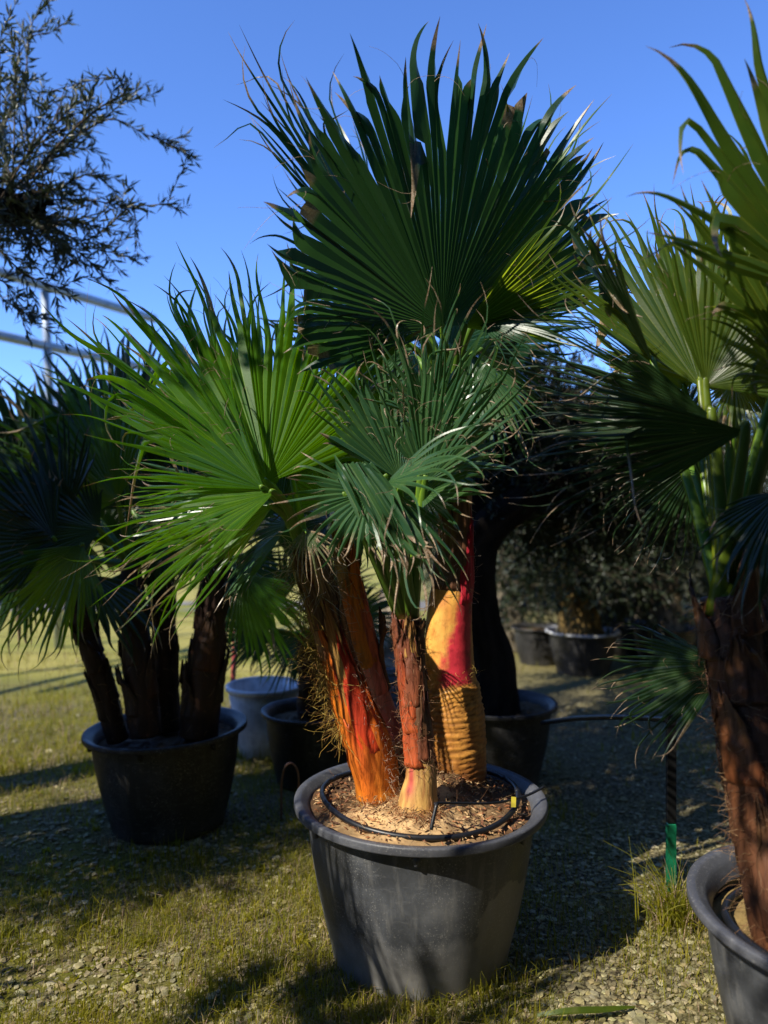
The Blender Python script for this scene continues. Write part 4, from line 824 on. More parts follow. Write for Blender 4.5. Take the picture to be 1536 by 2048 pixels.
def twig(mbw, mbl, pts, rad, per_m, ln, wd, sub=0, spread=0.9, subln=0.25):
    q = spline(pts, 24); tube(mbw, q, np.linspace(rad, rad * 0.3, 24), 24, 5, col=(0.13, 0.10, 0.07, 1), cap=False)
    T = nrm(np.gradient(q, axis=0)); L = np.linalg.norm(np.diff(q, axis=0), axis=1).sum(); n = max(4, int(per_m * L))
    u = np.clip(rng.uniform(0.05, 1.02, n), 0, 1) * 23; i = np.minimum(u.astype(int), 22); f = (u - i)[:, None]
    p = q[i] * (1 - f) + q[i + 1] * f; d = T[i] * 0.8 + rng.normal(0, spread * 0.6, (n, 3)); leaf_cards(mbl, p, d, ln, wd)
    for _ in range(sub):
        k = random.randint(3, 22); dd = nrm(T[k] + rng.normal(0, 0.65, 3)); l = subln * random.uniform(0.5, 1.2)
        twig(mbw, mbl, [q[k], q[k] + dd * l * 0.5, q[k] + nrm(dd + np.array([0, 0, random.uniform(-0.3, 0.25)])) * l], rad * 0.5, per_m, ln, wd, 0, spread)

random.seed(3)
OY = 3.9
O1 = empty('olive_tree', (-2.75, 4.0, 0), 'silvery olive tree whose sprays reach in from the left over the sky', 'tree')
mb = MB(); bark_tube(mb, [(-2.75, 4.0, -0.02), (-2.72, 4.0, 0.7), (-2.80, 4.0, 1.5), (-2.62, 3.95, 2.2), (-2.45, 3.9, 2.75)], [0.22, 0.16, 0.14, 0.12, 0.09], 50, 28, 70); 
mb.build('trunk', M['bark'], O1, True, loc_of(O1))
mbw, mbl = MB(), MB()
bark_tube(mbw, [(-2.45, 3.9, 2.72), P(-120, 470, OY), P(-30, 425, OY), P(50, 415, OY - 0.05), P(95, 395, OY - 0.1)], [0.085, 0.09, 0.085, 0.065, 0.025], 34, 22, 71, (0.03, 0.025, 0.02), 0.5)
K = [([(20, 420), (28, 300), (30, 180), (45, 60)], 7), ([(60, 340), (50, 200), (55, 110), (62, 50), (105, -10)], 4), ([(60, 360), (130, 275), (200, 215), (245, 190), (240, 160), (200, 157), (80, 188)], 1), ([(60, 370), (120, 300), (210, 235), (255, 195)], 6),
     ([(90, 320), (210, 240), (290, 268), (372, 302)], 1), ([(40, 400), (170, 400), (260, 412), (346, 406)], 3), ([(60, 420), (160, 480), (230, 440), (258, 410)], 3), ([(80, 430), (150, 440), (195, 485), (272, 520)], 4),
     ([(20, 450), (90, 500), (150, 500), (198, 545)], 5), ([(-20, 480), (40, 540), (100, 570), (130, 575)], 5), ([(-20, 520), (0, 590), (40, 620), (84, 655)], 3), ([(0, 400), (60, 300), (110, 250), (150, 205)], 7), ([(-60, 420), (-10, 300), (0, 150), (-10, 20)], 5),
     ([(20, 380), (80, 330), (140, 300), (165, 250)], 8), ([(40, 420), (110, 380), (170, 350), (205, 355)], 4), ([(10, 440), (70, 470), (130, 440), (180, 445)], 7), ([(0, 430), (60, 420), (110, 470), (150, 520)], 6), ([(0, 400), (20, 320), (70, 260), (85, 210)], 8), ([(-40, 380), (10, 250), (20, 220), (35, 150)], 7), ([(-60, 560), (0, 560), (30, 590), (60, 590)], 4)]
for pts, sub in K:
    yy = OY + random.uniform(-0.25, 0.25); q = [P(a, b, yy + 0.04 * k) for k, (a, b) in enumerate(pts)]
    twig(mbw, mbl, q, 0.0055, 115, 0.068, 0.0060, sub + 1, 0.80, 0.24)
for _ in range(46):   # leafy shoots crowding the cut limb
    c = P(random.uniform(-30, 110), random.uniform(360, 470), OY - 0.1); d = nrm(rng.normal(0, 1, 3)); l = random.uniform(0.12, 0.3)
    twig(mbw, mbl, [c, c + d * l * 0.5, c + d * l], 0.004, 150, 0.065, 0.0062, 0, 0.7)
for _ in range(26):   # the unseen left half of the crown
    c = P(-80, 420, OY); d = nrm(rng.normal(0, 1, 3) * (1, 1, 0.8) + np.array((-0.8, 0.1, 0.1))); l = random.uniform(0.5, 1.0)
    twig(mbw, mbl, [c, c + d * l * 0.5, c + nrm(d + np.array((0, 0, 0.2))) * l], 0.008, 60, 0.058, 0.0055, 3, 0.8, 0.3)
mbw.build('branch', M['bark'], O1, True, loc_of(O1)); mbl.build('crown', M['olive_leaf'], O1, False, loc_of(O1))

def olive(name, label, base, trunk, rad, limbs, blobs, leafn, ln=0.05, wd=0.008, bark=(0.16, 0.13, 0.10), seed=0, group=None, spread=1.0, leafmat='olive_dark'):
    """trunk, limbs and a crown of leafy twigs round given centres"""
    random.seed(seed); r = empty(name, base, label, 'tree', group); o = loc_of(r)
    mb = MB(); bark_tube(mb, trunk, rad, 50, 28, seed, bark); mb.build('trunk', M['bark'], r, True, o)
    mbw, mbl = MB(), MB()
    for pts, rr in limbs: bark_tube(mbw, pts, rr, 26, 14, seed + 5, bark)
    for (c, rad3, n) in blobs:
        c = np.asarray(c); rad3 = np.asarray(rad3)
        for _ in range(n):
            d = nrm(rng.normal(0, 1, 3)); p = c + d * rad3 * random.random() ** 0.45; dd = nrm(d + rng.normal(0, 0.5, 3)); l = random.uniform(0.15, 0.35) * spread
            q = [p, p + dd * l * 0.5, p + nrm(dd + np.array((0, 0, random.uniform(-0.6, 0.2)))) * l]
            q = spline(q, 6); tube(mbw, q, np.linspace(0.004, 0.0015, 6), 6, 3, col=(0.1, 0.08, 0.06, 1), cap=False)
            k = rng.integers(0, 6, leafn); leaf_cards(mbl, q[k] + rng.normal(0, 0.012 * spread, (leafn, 3)), nrm(dd + rng.normal(0, 0.8, (leafn, 3))), ln, wd)
    mbw.build('branch', M['bark'], r, True, o); mbl.build('crown', M[leafmat], r, False, o)
    return r

# dark olive behind the middle pot, in a black pot of its own
def at_ground(px, py): Y = CH * FP / (py - 1024); return np.array([(px - 768) / FP * Y, Y, 0.0])
def dark_soil(X, Y): return lerp((0.05, 0.035, 0.02), (0.13, 0.09, 0.05), np.clip(0.5 + fbm(np.stack([X, Y], -1) * 12, 10), 0, 1))
OB = np.array([0.66, 4.55, 0.0])
make_pot(OB, 0.36, 0.46, 'plant_pot', 'black pot in deep shade behind the middle palm, holding a bent olive trunk', 'black nursery pots', M['pot_black'], M['pot_black'], 0.40, dark_soil, 12, lugs=False)
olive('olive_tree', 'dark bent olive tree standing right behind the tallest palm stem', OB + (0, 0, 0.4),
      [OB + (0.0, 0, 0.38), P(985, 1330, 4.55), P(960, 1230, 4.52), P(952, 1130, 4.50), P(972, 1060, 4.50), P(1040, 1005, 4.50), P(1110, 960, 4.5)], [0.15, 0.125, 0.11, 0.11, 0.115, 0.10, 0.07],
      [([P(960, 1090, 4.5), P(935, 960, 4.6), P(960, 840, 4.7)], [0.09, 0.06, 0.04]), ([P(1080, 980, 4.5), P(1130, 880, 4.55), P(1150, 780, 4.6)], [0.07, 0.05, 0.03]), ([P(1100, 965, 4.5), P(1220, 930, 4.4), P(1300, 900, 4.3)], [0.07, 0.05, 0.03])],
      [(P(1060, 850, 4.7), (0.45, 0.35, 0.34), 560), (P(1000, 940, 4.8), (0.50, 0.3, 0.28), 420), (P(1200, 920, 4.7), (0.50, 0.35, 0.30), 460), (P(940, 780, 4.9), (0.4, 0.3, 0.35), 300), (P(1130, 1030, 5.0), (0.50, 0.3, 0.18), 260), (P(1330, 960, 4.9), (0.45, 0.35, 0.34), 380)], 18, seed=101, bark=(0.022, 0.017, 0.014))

# further olives among pots, right
OG = at_ground(1165, 1345)
make_pot(OG, 0.36, 0.42, 'plant_pot', 'black pot in the background with a sunlit golden olive trunk', 'black nursery pots', M['pot_black'], M['pot_grey'], 0.36, dark_soil, 13, lugs=False)
olive('olive_tree', 'background olive tree with a stubby golden trunk in a black pot', OG + (0, 0, 0.36), [OG + (-0.02, 0, 0.34), OG + (-0.06, 0, 0.62), OG + (-0.1, 0, 1.0), OG + (-0.12, 0, 1.6), OG + (0, 0, 2.2)], [0.24, 0.18, 0.16, 0.13, 0.08],
      [([OG + (-0.1, 0, 1.5), OG + (-0.5, 0.1, 1.9), OG + (-0.7, 0.1, 2.4)], [0.09, 0.07, 0.04]), ([OG + (0, 0, 1.7), OG + (0.5, -0.1, 2.1), OG + (0.8, 0, 2.5)], [0.09, 0.06, 0.04])],
      [(OG + (-0.3, 0, 2.3), (0.8, 0.6, 0.5), 260), (OG + (0.5, 0, 2.3), (0.7, 0.6, 0.5), 200), (OG + (0.1, 0, 1.75), (0.7, 0.5, 0.3), 140), (OG + (-0.1, -0.3, 1.12), (0.65, 0.30, 0.30), 360), (OG + (0.5, 0.1, 1.0), (0.5, 0.35, 0.45), 200)], 16, 0.07, 0.013, (0.28, 0.185, 0.065), 102, spread=1.3)
OH = at_ground(1010, 1300)
olive('olive_tree', 'grey green bushy olive seen in the gap behind the bent dark trunk', OH, [OH + (0, 0, 0), OH + (0.05, 0, 0.6), OH + (0, 0, 1.2)], [0.2, 0.15, 0.1],
      [([OH + (0, 0, 0.9), OH + (0.4, 0, 1.4), OH + (0.6, 0, 1.9)], [0.08, 0.06, 0.03])], [(OH + (0.2, 0, 1.15), (0.75, 0.5, 0.75), 420)], 18, 0.08, 0.015, (0.3, 0.26, 0.2), 103, spread=1.5)
OI = at_ground(1330, 1330)
make_pot(OI, 0.34, 0.40, 'plant_pot', 'black pot far right in the background beside the concrete block wall', 'black nursery pots', M['pot_black'], M['pot_black'], 0.34, dark_soil, 14, lugs=False)
olive('olive_tree', 'background olive with a pale straight trunk beside the shaggy right palm', OI + (0, 0, 0.34), [OI + (0, 0, 0.3), OI + (0.0, 0, 0.8), OI + (-0.05, 0, 1.4), OI + (0.05, 0, 2.2)], [0.19, 0.14, 0.13, 0.08],
      [([OI + (0, 0, 1.3), OI + (0.5, 0, 1.8), OI + (0.8, 0, 2.2)], [0.08, 0.06, 0.03])], [(OI + (0.2, 0, 2.3), (0.9, 0.6, 0.55), 300), (OI + (0.5, 0.3, 1.4), (0.5, 0.4, 0.35), 110)], 16, 0.07, 0.013, (0.42, 0.33, 0.22), 104, spread=1.3)
OJ = at_ground(1385, 1318)
r = empty('shrub', OJ, 'low grey green shrub in front of the pale wall at right', 'shrub'); mbw, mbl = MB(), MB()
for _ in range(120):
    d = nrm(rng.normal(0, 1, 3) + np.array((0, 0, 1.0))); d[2] = abs(d[2]); l = random.uniform(0.2, 0.5); twig(mbw, mbl, [OJ, OJ + d * l * 0.5, OJ + d * l], 0.004, 60, 0.05, 0.012)
mbw.build('stem', M['bark'], r, True, OJ); mbl.build('foliage', M['olive_leaf'], r, False, OJ)

# pots standing about in the right background
for (px, py, rr, hh, lab) in ((1265, 1310, 0.30, 0.36, 'small black pot left of the pale olive trunk in the background'), (1080, 1325, 0.30, 0.38, 'black pot standing left of the golden olive trunk in the background'), (1215, 1260, 0.42, 0.40, 'wide black pot furthest back among the olives')):
    make_pot(at_ground(px, py), rr, hh, 'plant_pot', lab, 'black nursery pots', M['pot_black'], M['pot_black'], hh * 0.85, dark_soil, 20 + px, lugs=False)

src = olive('olive_tree', 'bushy dark olive at the back, right of the bent trunk', (3.6, 11.0, 0), [(3.6, 11.0, 0), (3.65, 11, 0.8), (3.55, 11, 1.6)], [0.22, 0.17, 0.1], [([(3.6, 11, 1.0), (4.1, 11, 1.6), (4.3, 11, 2.1)], [0.09, 0.06, 0.03])],
            [((3.6, 11, 1.75), (1.15, 0.8, 1.0), 520), ((3.6, 11, 0.7), (1.1, 0.6, 0.5), 160)], 16, 0.10, 0.02, (0.3, 0.26, 0.2), 106, 'bushy olives at the back', spread=1.8)
for k, (x, y, rz, sc, lab) in enumerate(((1.5, 12.5, 1.0, 1.1, 'bushy dark olive at the back, behind the tallest palm stem'), (5.4, 12.2, 2.3, 1.2, 'bushy dark olive at the back, behind the shaggy right palm'), (2.6, 14.5, 4.0, 1.25, 'bushy dark olive at the back, furthest off behind the golden trunk'), (4.4, 9.2, 5.1, 0.8, 'smaller bushy dark olive near the pale straight trunk'))):
    c = src.copy(); COL.objects.link(c); c.location = (x, y, 0); c.rotation_euler = (0, 0, rz); c.scale = (sc, sc, sc); c['label'] = lab
    for ch in src.children: d = ch.copy(); COL.objects.link(d); d.parent = c

# low concrete block wall at right
def box(mb, lo, hi, bev=0.006):
    lo, hi = np.array(lo, float), np.array(hi, float); b = bev
    V = []; 
    for z, i in ((lo[2], b), (lo[2] + b, 0), (hi[2] - b, 0), (hi[2], b)):
        V += [(lo[0] + i, lo[1] + i, z), (hi[0] - i, lo[1] + i, z), (hi[0] - i, hi[1] - i, z), (lo[0] + i, hi[1] - i, z)]
    f = [(3, 2, 1, 0), (12, 13, 14, 15)]
    for k in range(3):
        for j in range(4): f.append((k * 4 + j, k * 4 + (j + 1) % 4, k * 4 + 4 + (j + 1) % 4, k * 4 + 4 + j))
    mb.add(V, f)
mb = MB(); Yw = 8.3
for k in range(5): box(mb, (2.62 + k * 0.52, Yw, 0), (2.62 + k * 0.52 + 0.505, Yw + 0.4, 0.20 + 0.004 * (k % 2)), 0.012)
tag(mb.build('block_wall', plain_material('concrete', (0.34, 0.36, 0.40), 0.9, 0.2, 0, 0.3, 6), None, False, (2.62, Yw, 0)), 'low pale concrete block wall behind the right palm', 'wall')

# broad olive trunk in a slatted grey planter seen between the stems
OK_ = at_ground(778, 1440)
r = empty('planter_box', OK_, 'grey slatted planter box seen in the gap between the middle stems', 'planter')
for side in range(4):
    mb = MB()
    for k in range(7):
        z0 = 0.03 + k * 0.062
        if side == 0: box(mb, OK_ + (-0.3, -0.3, z0), OK_ + (0.3, -0.275, z0 + 0.050), 0.005)
        if side == 1: box(mb, OK_ + (-0.3, 0.275, z0), OK_ + (0.3, 0.3, z0 + 0.050), 0.005)
        if side == 2: box(mb, OK_ + (-0.3, -0.272, z0), OK_ + (-0.275, 0.272, z0 + 0.050), 0.005)
        if side == 3: box(mb, OK_ + (0.275, -0.272, z0), OK_ + (0.3, 0.272, z0 + 0.050), 0.005)
    if side == 0:
        M['slat'] = plain_material('weathered slats', (0.26, 0.28, 0.31), 0.8, 0.2, 0, 0.4, 15)
    mb.build('panel', M['slat'], r, False, OK_)
mb = MB(); box(mb, OK_ + (-0.272, -0.272, 0.02), OK_ + (0.272, 0.272, 0.42), 0.01); mb.build('soil', M['bark'], r, False, OK_)
olive('olive_tree', 'pale flared olive trunk rising from the slatted planter box', OK_ + (0, 0, 0.42), [OK_ + (0.0, 0, 0.40), OK_ + (0.02, 0, 0.6), OK_ + (0.08, 0, 0.95), OK_ + (0.16, 0, 1.4), OK_ + (0.2, 0, 1.9)], [0.26, 0.19, 0.14, 0.11, 0.07],
      [([OK_ + (0.15, 0, 1.4), OK_ + (0.4, 0.2, 1.8), OK_ + (0.5, 0.3, 2.2)], [0.07, 0.05, 0.03])], [(OK_ + (0.35, 0.1, 1.95), (0.5, 0.4, 0.4), 200)], 16, 0.06, 0.010, (0.46, 0.38, 0.27), 105, spread=1.2)

# pale bucket, dark pot and dark palm behind the left pot
BK = at_ground(528, 1505)
mb = MB(); root = empty('bucket', BK, 'pale grey bucket on the grass behind the left pot', 'bucket')
lathe(mb, [(0.001, 0.005), (0.15, 0.005), (0.155, 0.0), (0.16, 0.01), (0.235, 0.44), (0.225, 0.44), (0.15, 0.02)], 48); mb.v[-1] += BK; mb.build('body', M['pot_grey'], root, True, BK)
mb = MB(); lathe(mb, [(0.233, 0.415), (0.248, 0.42), (0.250, 0.445), (0.238, 0.452), (0.226, 0.445)], 48); mb.v[-1] += BK; mb.build('rim', M['pot_grey'], root, True, BK)
DP = at_ground(625, 1560)
make_pot(DP, 0.30, 0.42, 'plant_pot', 'black pot in the dark gap between left pot and middle pot', 'black nursery pots', M['pot_black'], M['pot_black'], 0.36, dark_soil, 15, lugs=False)
r = empty('fan_palm', DP + (0, 0, 0.36), 'small dark fan palm in the black pot between left and middle pots', 'palm')
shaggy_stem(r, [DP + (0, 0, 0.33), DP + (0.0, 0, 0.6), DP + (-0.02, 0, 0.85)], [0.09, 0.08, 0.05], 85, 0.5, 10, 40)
for k, (dx, dz, n, ln) in enumerate(((-0.30, 0.10, (0, -0.9, 0.3), 0.42), (-0.20, 0.35, (0.1, -0.9, 0.1), 0.45), (0.1, 0.4, (0, -0.9, 0.2), 0.42), (0.26, 0.15, (0, -0.9, 0.3), 0.40), (-0.12, -0.05, (0, -0.8, 0.5), 0.38))):
    H = DP + (dx * 0.8, -0.12 + 0.05 * k, 0.85 + dz * 0.6); frond(r, DP + (-0.02, 0, 0.84), H, H + nrm((dx, -0.05, dz - 0.12)) * ln, n, dk, seed=850 + k, span=(-75, 75), nseg=28, split=0.5, droop=0.3, hairs=4, arch=0.0)

# ---------------------------------------------------------------- posts, hoops, fence, frame
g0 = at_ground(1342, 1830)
gp_ = empty('stake', g0, 'thin green stake, its upper part coloured black for shade, beside the right pot', 'stake')
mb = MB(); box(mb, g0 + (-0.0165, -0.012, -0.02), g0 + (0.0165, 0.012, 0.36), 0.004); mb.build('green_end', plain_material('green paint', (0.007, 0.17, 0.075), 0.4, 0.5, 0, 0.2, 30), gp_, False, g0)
mb = MB(); box(mb, g0 + (-0.0165, -0.012, 0.36), g0 + (0.0165, 0.012, 0.785), 0.004); mb.build('shaded_end', plain_material('shade black', (0.006, 0.0065, 0.007), 0.6, 0.25, 0, 0.1), gp_, False, g0)  # upper part of the green stake, its shade put into the colour
mb = MB(); tube(mb, [P(1348, 1440, g0[1]), P(1290, 1436, 3.25), P(1220, 1434, 3.5), P(1150, 1437, 3.8), P(1085, 1446, 4.2)], 0.013, 50, 10, col=(0.01, 0.01, 0.01, 1))
tag(mb.build('irrigation_pipe', M['hose'], None, True, P(1348, 1440, g0[1])), 'black pipe arching from the stake top back to the shaded pot', 'pipe')
mb = MB(); wb = at_ground(580, 1640); s_ = wb[1] / FP
tube(mb, [wb + (-0.045, 0, -0.02), wb + (-0.045, 0, 0.10), wb + (-0.043, 0, 0.20), wb + (-0.025, 0, 0.27), wb + (0.005, 0, 0.29), wb + (0.035, 0.0, 0.26), wb + (0.045, 0, 0.19), wb + (0.046, 0, -0.02)], 0.0055, 50, 8, col=(0.16, 0.075, 0.04, 1))
tag(mb.build('wire_hoop', M['petiole'], None, True, wb), 'rusty brown wire hoop standing in the grass left of the middle pot', 'hoop')
pk = at_ground(466, 1480); mb = MB(); tube(mb, [pk, pk + (0.0, 0, 0.4), pk + (0.02, 0, 0.75)], 0.018, 10, 8, col=(0.35, 0.07, 0.07, 1))
tag(mb.build('stake', M['petiole'], None, True, pk), 'reddish stake behind the right rim of the left pot', 'stake')

mb = MB(); fy = 6.6
fr = empty('wire_fence', (-4, fy, 0), 'thin wire mesh fence across the sunny field at left', 'fence')
for z in np.arange(0.08, 1.0, 0.14): tube(mb, [(-7, fy + 0.3, z), (-3.5, fy, z + 0.01), (0.3, fy - 0.1, z)], 0.0022, 14, 4, col=(0.14, 0.11, 0.06, 1))
for x in np.arange(-6.9, 0.3, 0.16): tube(mb, [(x, fy + 0.3 * max(0, (-x - 3.5) / 3.5) ** 1, 0), (x, fy + 0.3 * max(0, (-x - 3.5) / 3.5), 0.95)], 0.0016, 2, 4, col=(0.14, 0.11, 0.06, 1))
mb.build('mesh', M['fibre'], fr, True, (-4, fy, 0))
for x in (-6.9, -0.2):
    mb = MB(); tube(mb, [(x, fy + (0.3 if x < -4 else -0.1), -0.02), (x, fy + (0.3 if x < -4 else -0.1), 1.02)], 0.025, 4, 8, col=(0.10, 0.08, 0.05, 1)); mb.build('post', M['bark'], fr, True, (-4, fy, 0))

# road strip beyond the field
mb = MB(); mb.add([(-60, 11.0, 0.006), (2.5, 12.4, 0.006), (2.5, 13.6, 0.006), (-60, 12.4, 0.006)], [(0, 1, 2, 3)])
tag(mb.build('track', plain_material('track', (0.22, 0.21, 0.2), 0.9, 0.2, 0, 0.3, 3), None, False), kind='structure')

# greenhouse frame of galvanised pipe
f0 = np.array((-4.19, 8.4, 0.0)); dv = nrm(np.array((0.78, 1.47, 0.0)))
gf = empty('greenhouse_frame', f0, 'bare galvanised pipe frame of a greenhouse behind the olive sprays', 'frame')
for z, rr in ((4.19, 0.055), (3.50, 0.055)):
    mb = MB(); tube(mb, [f0 - dv * 5 + (0, 0, z), f0 + dv * 2.3 + (0, 0, z)], rr, 4, 12, col=(0.5, 0.5, 0.5, 1)); mb.build('rail', M['steel'], gf, True, f0)
for k in (-1, 0):
    q = f0 + dv * (0.60 + 3.1 * k); lean = np.array((0.045, 0, 0))
    mb = MB(); tube(mb, [q + lean * 3.2 + (0, 0, -0.05), q + lean + (0, 0, 2.6), q - lean * 0.6 + (0, 0, 4.13)], 0.05, 6, 12, col=(0.5, 0.5, 0.5, 1)); mb.build('post', M['steel'], gf, True, f0)

# ---------------------------------------------------------------- far trees
def bare_tree(base, h, seed, label):
    random.seed(seed); r = empty('bare_tree', base, label, 'tree', 'bare trees far off'); mb = MB(); mt = MB()
    def grow(p, d, l, rad, lev):
        e = p + d * l; q = p + d * l * 0.5 + rng.normal(0, l * 0.05, 3)
        tube(mt if lev < 1 else mb, [p, q, e], [rad, rad * 0.8, rad * 0.65], 5, 5 if lev < 2 else 3, col=(0.20, 0.10, 0.085, 1), cap=False)
        if lev >= 5: return
        for k in range(3 if lev < 3 else 4):
            nd_ = nrm(d + rng.normal(0, 0.45, 3) + np.array((0, 0, 0.15))); grow(e if k < 2 else q, nd_, l * random.uniform(0.55, 0.8), rad * 0.6, lev + 1)
    grow(np.array(base, float), np.array((0, 0, 1.0)), h * 0.28, h * 0.02, 0)
    mt.build('trunk', M['bark'], r, True, base); mb.build('branch', M['bark'], r, True, base)
bare_tree((-13.3, 32.0, 0.0), 8.8, 5, 'leafless reddish tree seen through the lower left of the frame')
bare_tree((-16.5, 36.0, 0.0), 8.5, 6, 'leafless grey tree left of the frame post, far behind')

random.seed(9)
mbl = MB()
for k in range(170):
    x = -60 + 120 * k / 170 + random.uniform(-1, 1); y = 42 + random.uniform(-3, 5); h = random.uniform(1.6, 3.6)
    c = np.array((x, y, h * 0.5)); n = 60
    d = nrm(rng.normal(0, 1, (n, 3))); p = c + d * np.array((1.2, 1.0, h * 0.55)) * rng.uniform(0.5, 1, (n, 1)); p[:, 2] = np.maximum(p[:, 2], 0.05); leaf_cards(mbl, p, rng.normal(0, 1, (n, 3)), 0.9, 0.28)
tag(mbl.build('distant_hedge', M['olive_leaf'], None, False), 'distant hedge along the far side of the field', 'hedge', kind='stuff')

# ---------------------------------------------------------------- tall grass by the stake, fallen leaf
tg = at_ground(1352, 1850)
mb = MB()
for _ in range(330):
    a = random.uniform(0, 6.283); rr = abs(random.gauss(0, 0.085)); b = tg + (rr * math.cos(a), rr * math.sin(a) * 0.8, 0); L = random.uniform(0.08, 0.22) + 0.18 * random.random() ** 3; d = nrm((random.gauss(0, 0.30), random.gauss(0, 0.3), 1)); q = [b, b + d * L * 0.5, b + nrm(d + np.array((d[0], d[1], -0.3)) * 0.7) * L]
    q = spline(q, 7); s = nrm(np.cross(d, rng.normal(0, 1, 3))); w_ = np.linspace(0.0026, 0.0004, 7)[:, None]; V = np.stack([q - s * w_, q + s * w_], 1).reshape(-1, 3); k = np.arange(6)[:, None] * 2
    mb.add(V, k + np.array([[0, 1, 3, 2]]), (0.2, random.uniform(0, 0.9), 0.0 if random.random() < 0.85 else 0.7, 0))
for (ex, ey) in ((1205, 1680), (1170, 1790), (1255, 1700), (1300, 1680), (1330, 1690), (1385, 1700), (1230, 1770)):
    e = P(ex, ey, tg[1] - 0.05); b = tg + (random.uniform(-0.05, 0.02), 0, 0); m_ = (b + e) / 2 + (0.02, 0, 0.07); q = spline([b, m_, e], 10); s = np.array((0.3, 0.6, 0.6)); w_ = np.linspace(0.0030, 0.0006, 10)[:, None]
    V = np.stack([q - s * w_, q + s * w_], 1).reshape(-1, 3); k = np.arange(9)[:, None] * 2; mb.add(V, k + np.array([[0, 1, 3, 2]]), (0.2, 0.7, 0.1, 0))
tag(mb.build('grass_tuft', M['grass'], None, True, tg), 'tall grass tuft growing at the foot of the green stake', 'grass')

mb = MB(); q = spline([P(1075, 2040, 2.38) * (1, 1, 0) + (0, 0, 0.02), P(1140, 2035, 2.37) * (1, 1, 0) + (0, 0, 0.04), P(1210, 2030, 2.40) * (1, 1, 0) + (0, 0, 0.025), P(1270, 2020, 2.43) * (1, 1, 0) + (0, 0, 0.015)], 16)
w_ = (0.013 * np.sin(np.linspace(0.25, math.pi, 16)) ** 0.7 + 0.001)[:, None]; s = np.array((0.1, 0.95, 0.2)); V = np.stack([q - s * w_, q + (0, 0, -0.006), q + (0, 0, -0.006), q + s * w_], 1).reshape(-1, 3); k = np.arange(15)[:, None] * 4
mb.add(V, np.concatenate([k + np.array([[0, 1, 5, 4]]), k + np.array([[2, 3, 7, 6]])]), (0.3, 0.8, 0.15, 0))
tag(mb.build('fallen_leaf', M['leaf_right'], None, True, q[0]), 'fallen green palm leaf strip lying on the gravel in front', 'leaf')

# ---------------------------------------------------------------- palms just outside the frame on the left (their shade falls into it)
def copy_palm(src, loc, rz, label, sc=1.0):
    c = src.copy(); COL.objects.link(c); c.location = loc; c.rotation_euler = (0, 0, rz); c.scale = (sc, sc, sc); c['label'] = label; c['group'] = 'palms standing left of the path'
    for ch in src.children:
        d = ch.copy(); COL.objects.link(d); d.parent = c
        for g in ch.children:
            e = g.copy(); COL.objects.link(e); e.parent = d
    return c
make_pot(np.array((-1.40, 1.12, 0)), 0.45, 0.515, 'plant_pot', 'grey plastic pot outside the frame left of the camera', 'black nursery pots', M['pot'], M['rim'], 0.45, dark_soil, 33)
copy_palm(R_, (-1.50, 1.05, 0.47), 0.75, 'potted shaggy palm outside the frame left of the camera', 0.92)
copy_palm(R_, (-3.20, 1.25, 0.0), 2.2, 'shaggy palm outside the frame further left', 1.0)
olive('olive_tree', 'dense olive outside the frame whose crown shades the left pot', (-3.3, 2.3, 0), [(-3.3, 2.3, 0), (-3.25, 2.3, 1.0), (-3.0, 2.5, 2.0), (-2.8, 2.6, 2.8)], [0.18, 0.13, 0.11, 0.08], [([(-3.0, 2.5, 2.0), (-2.6, 2.7, 2.6), (-2.3, 2.8, 3.1)], [0.07, 0.05, 0.03])],
      [((-2.75, 2.65, 3.2), (0.75, 0.65, 0.55), 420), ((-3.45, 1.8, 3.05), (0.6, 0.5, 0.45), 260), ((-2.5, 2.65, 1.95), (0.5, 0.45, 0.42), 260), ((-3.25, 2.15, 2.1), (0.5, 0.5, 0.45), 240)], 18, 0.07, 0.011, seed=120, spread=1.3)

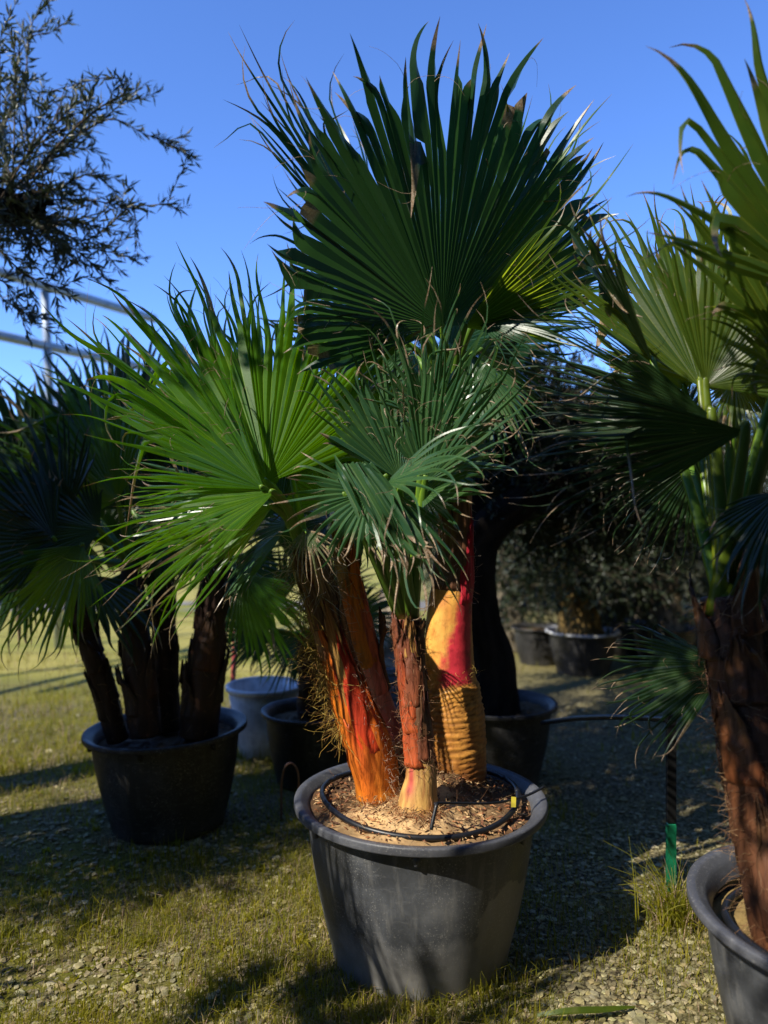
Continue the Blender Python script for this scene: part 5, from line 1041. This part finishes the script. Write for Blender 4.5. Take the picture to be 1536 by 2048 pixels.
olive('olive_tree', 'unseen olive added behind the camera, its overhead limb shading the right palm', (-1.5, -0.9, 0), [(-1.5, -0.9, 0), (-1.5, -0.85, 1.0), (-1.35, -0.6, 2.0), (-1.1, -0.2, 2.7)], [0.16, 0.12, 0.10, 0.07], [([(-1.2, -0.4, 2.4), (-0.75, 0.3, 2.8), (-0.25, 1.0, 2.95)], [0.06, 0.04, 0.02])],
      [((-0.28, 0.92, 2.92), (0.50, 0.42, 0.24), 300), ((-1.2, -0.4, 2.9), (0.7, 0.6, 0.4), 150)], 18, 0.07, 0.011, seed=121, spread=0.9)  # tree added out of view to shade the right palm stem

olive('olive_tree', 'tall evergreen added outside the frame to shade the ground behind the palms', (-3.9, 2.4, 0), [(-3.9, 2.4, 0), (-3.9, 2.4, 1.6), (-3.4, 2.4, 3.2), (-2.6, 2.35, 4.2)], [0.2, 0.15, 0.12, 0.07], [([(-3.4, 2.4, 3.2), (-2.6, 2.9, 3.9), (-1.8, 3.0, 4.3)], [0.08, 0.05, 0.03])],
      [((-2.3, 1.95, 4.25), (0.5, 0.5, 0.35), 260), ((-1.95, 2.45, 4.3), (0.55, 0.5, 0.35), 260), ((-1.75, 2.85, 4.6), (0.55, 0.45, 0.3), 280), ((-1.5, 3.3, 5.0), (0.6, 0.45, 0.3), 260), ((-2.8, 2.5, 4.3), (0.7, 0.6, 0.5), 200)], 18, 0.08, 0.014, seed=122, spread=1.0)  # crown added out of view so its shade darkens the right ground

# leafy screen added out of view, behind and beside, to cut sky light
random.seed(10); mbl = MB()
spots = [(-9 + 19 * k / 52, -5.0, 9.0) for k in range(52)] + [(6.6, -5 + 15 * k / 40, 8.5) for k in range(40)] + [(-9.8, -2 + 14 * k / 28, 3.4) for k in range(28)]
for (x, y, h) in spots:
    h *= random.uniform(0.85, 1.1); n = 560; z = h * rng.uniform(0, 1, n) ** 0.8; wd_ = 0.85 * np.sqrt(np.clip(1 - (z / h) ** 2.2, 0.02, 1)); a = rng.uniform(0, 6.283, n); rr = wd_ * rng.uniform(0.4, 1, n) ** 0.5
    leaf_cards(mbl, np.stack([x + rr * np.cos(a), y + rr * np.sin(a), z + 0.05], -1), rng.normal(0, 1, (n, 3)), 0.42, 0.14)
tag(mbl.build('shade_screen', M['olive_leaf'], None, False), 'unseen tall screen of evergreens added round the nursery to cut sky light', 'shade_screen', kind='stuff')
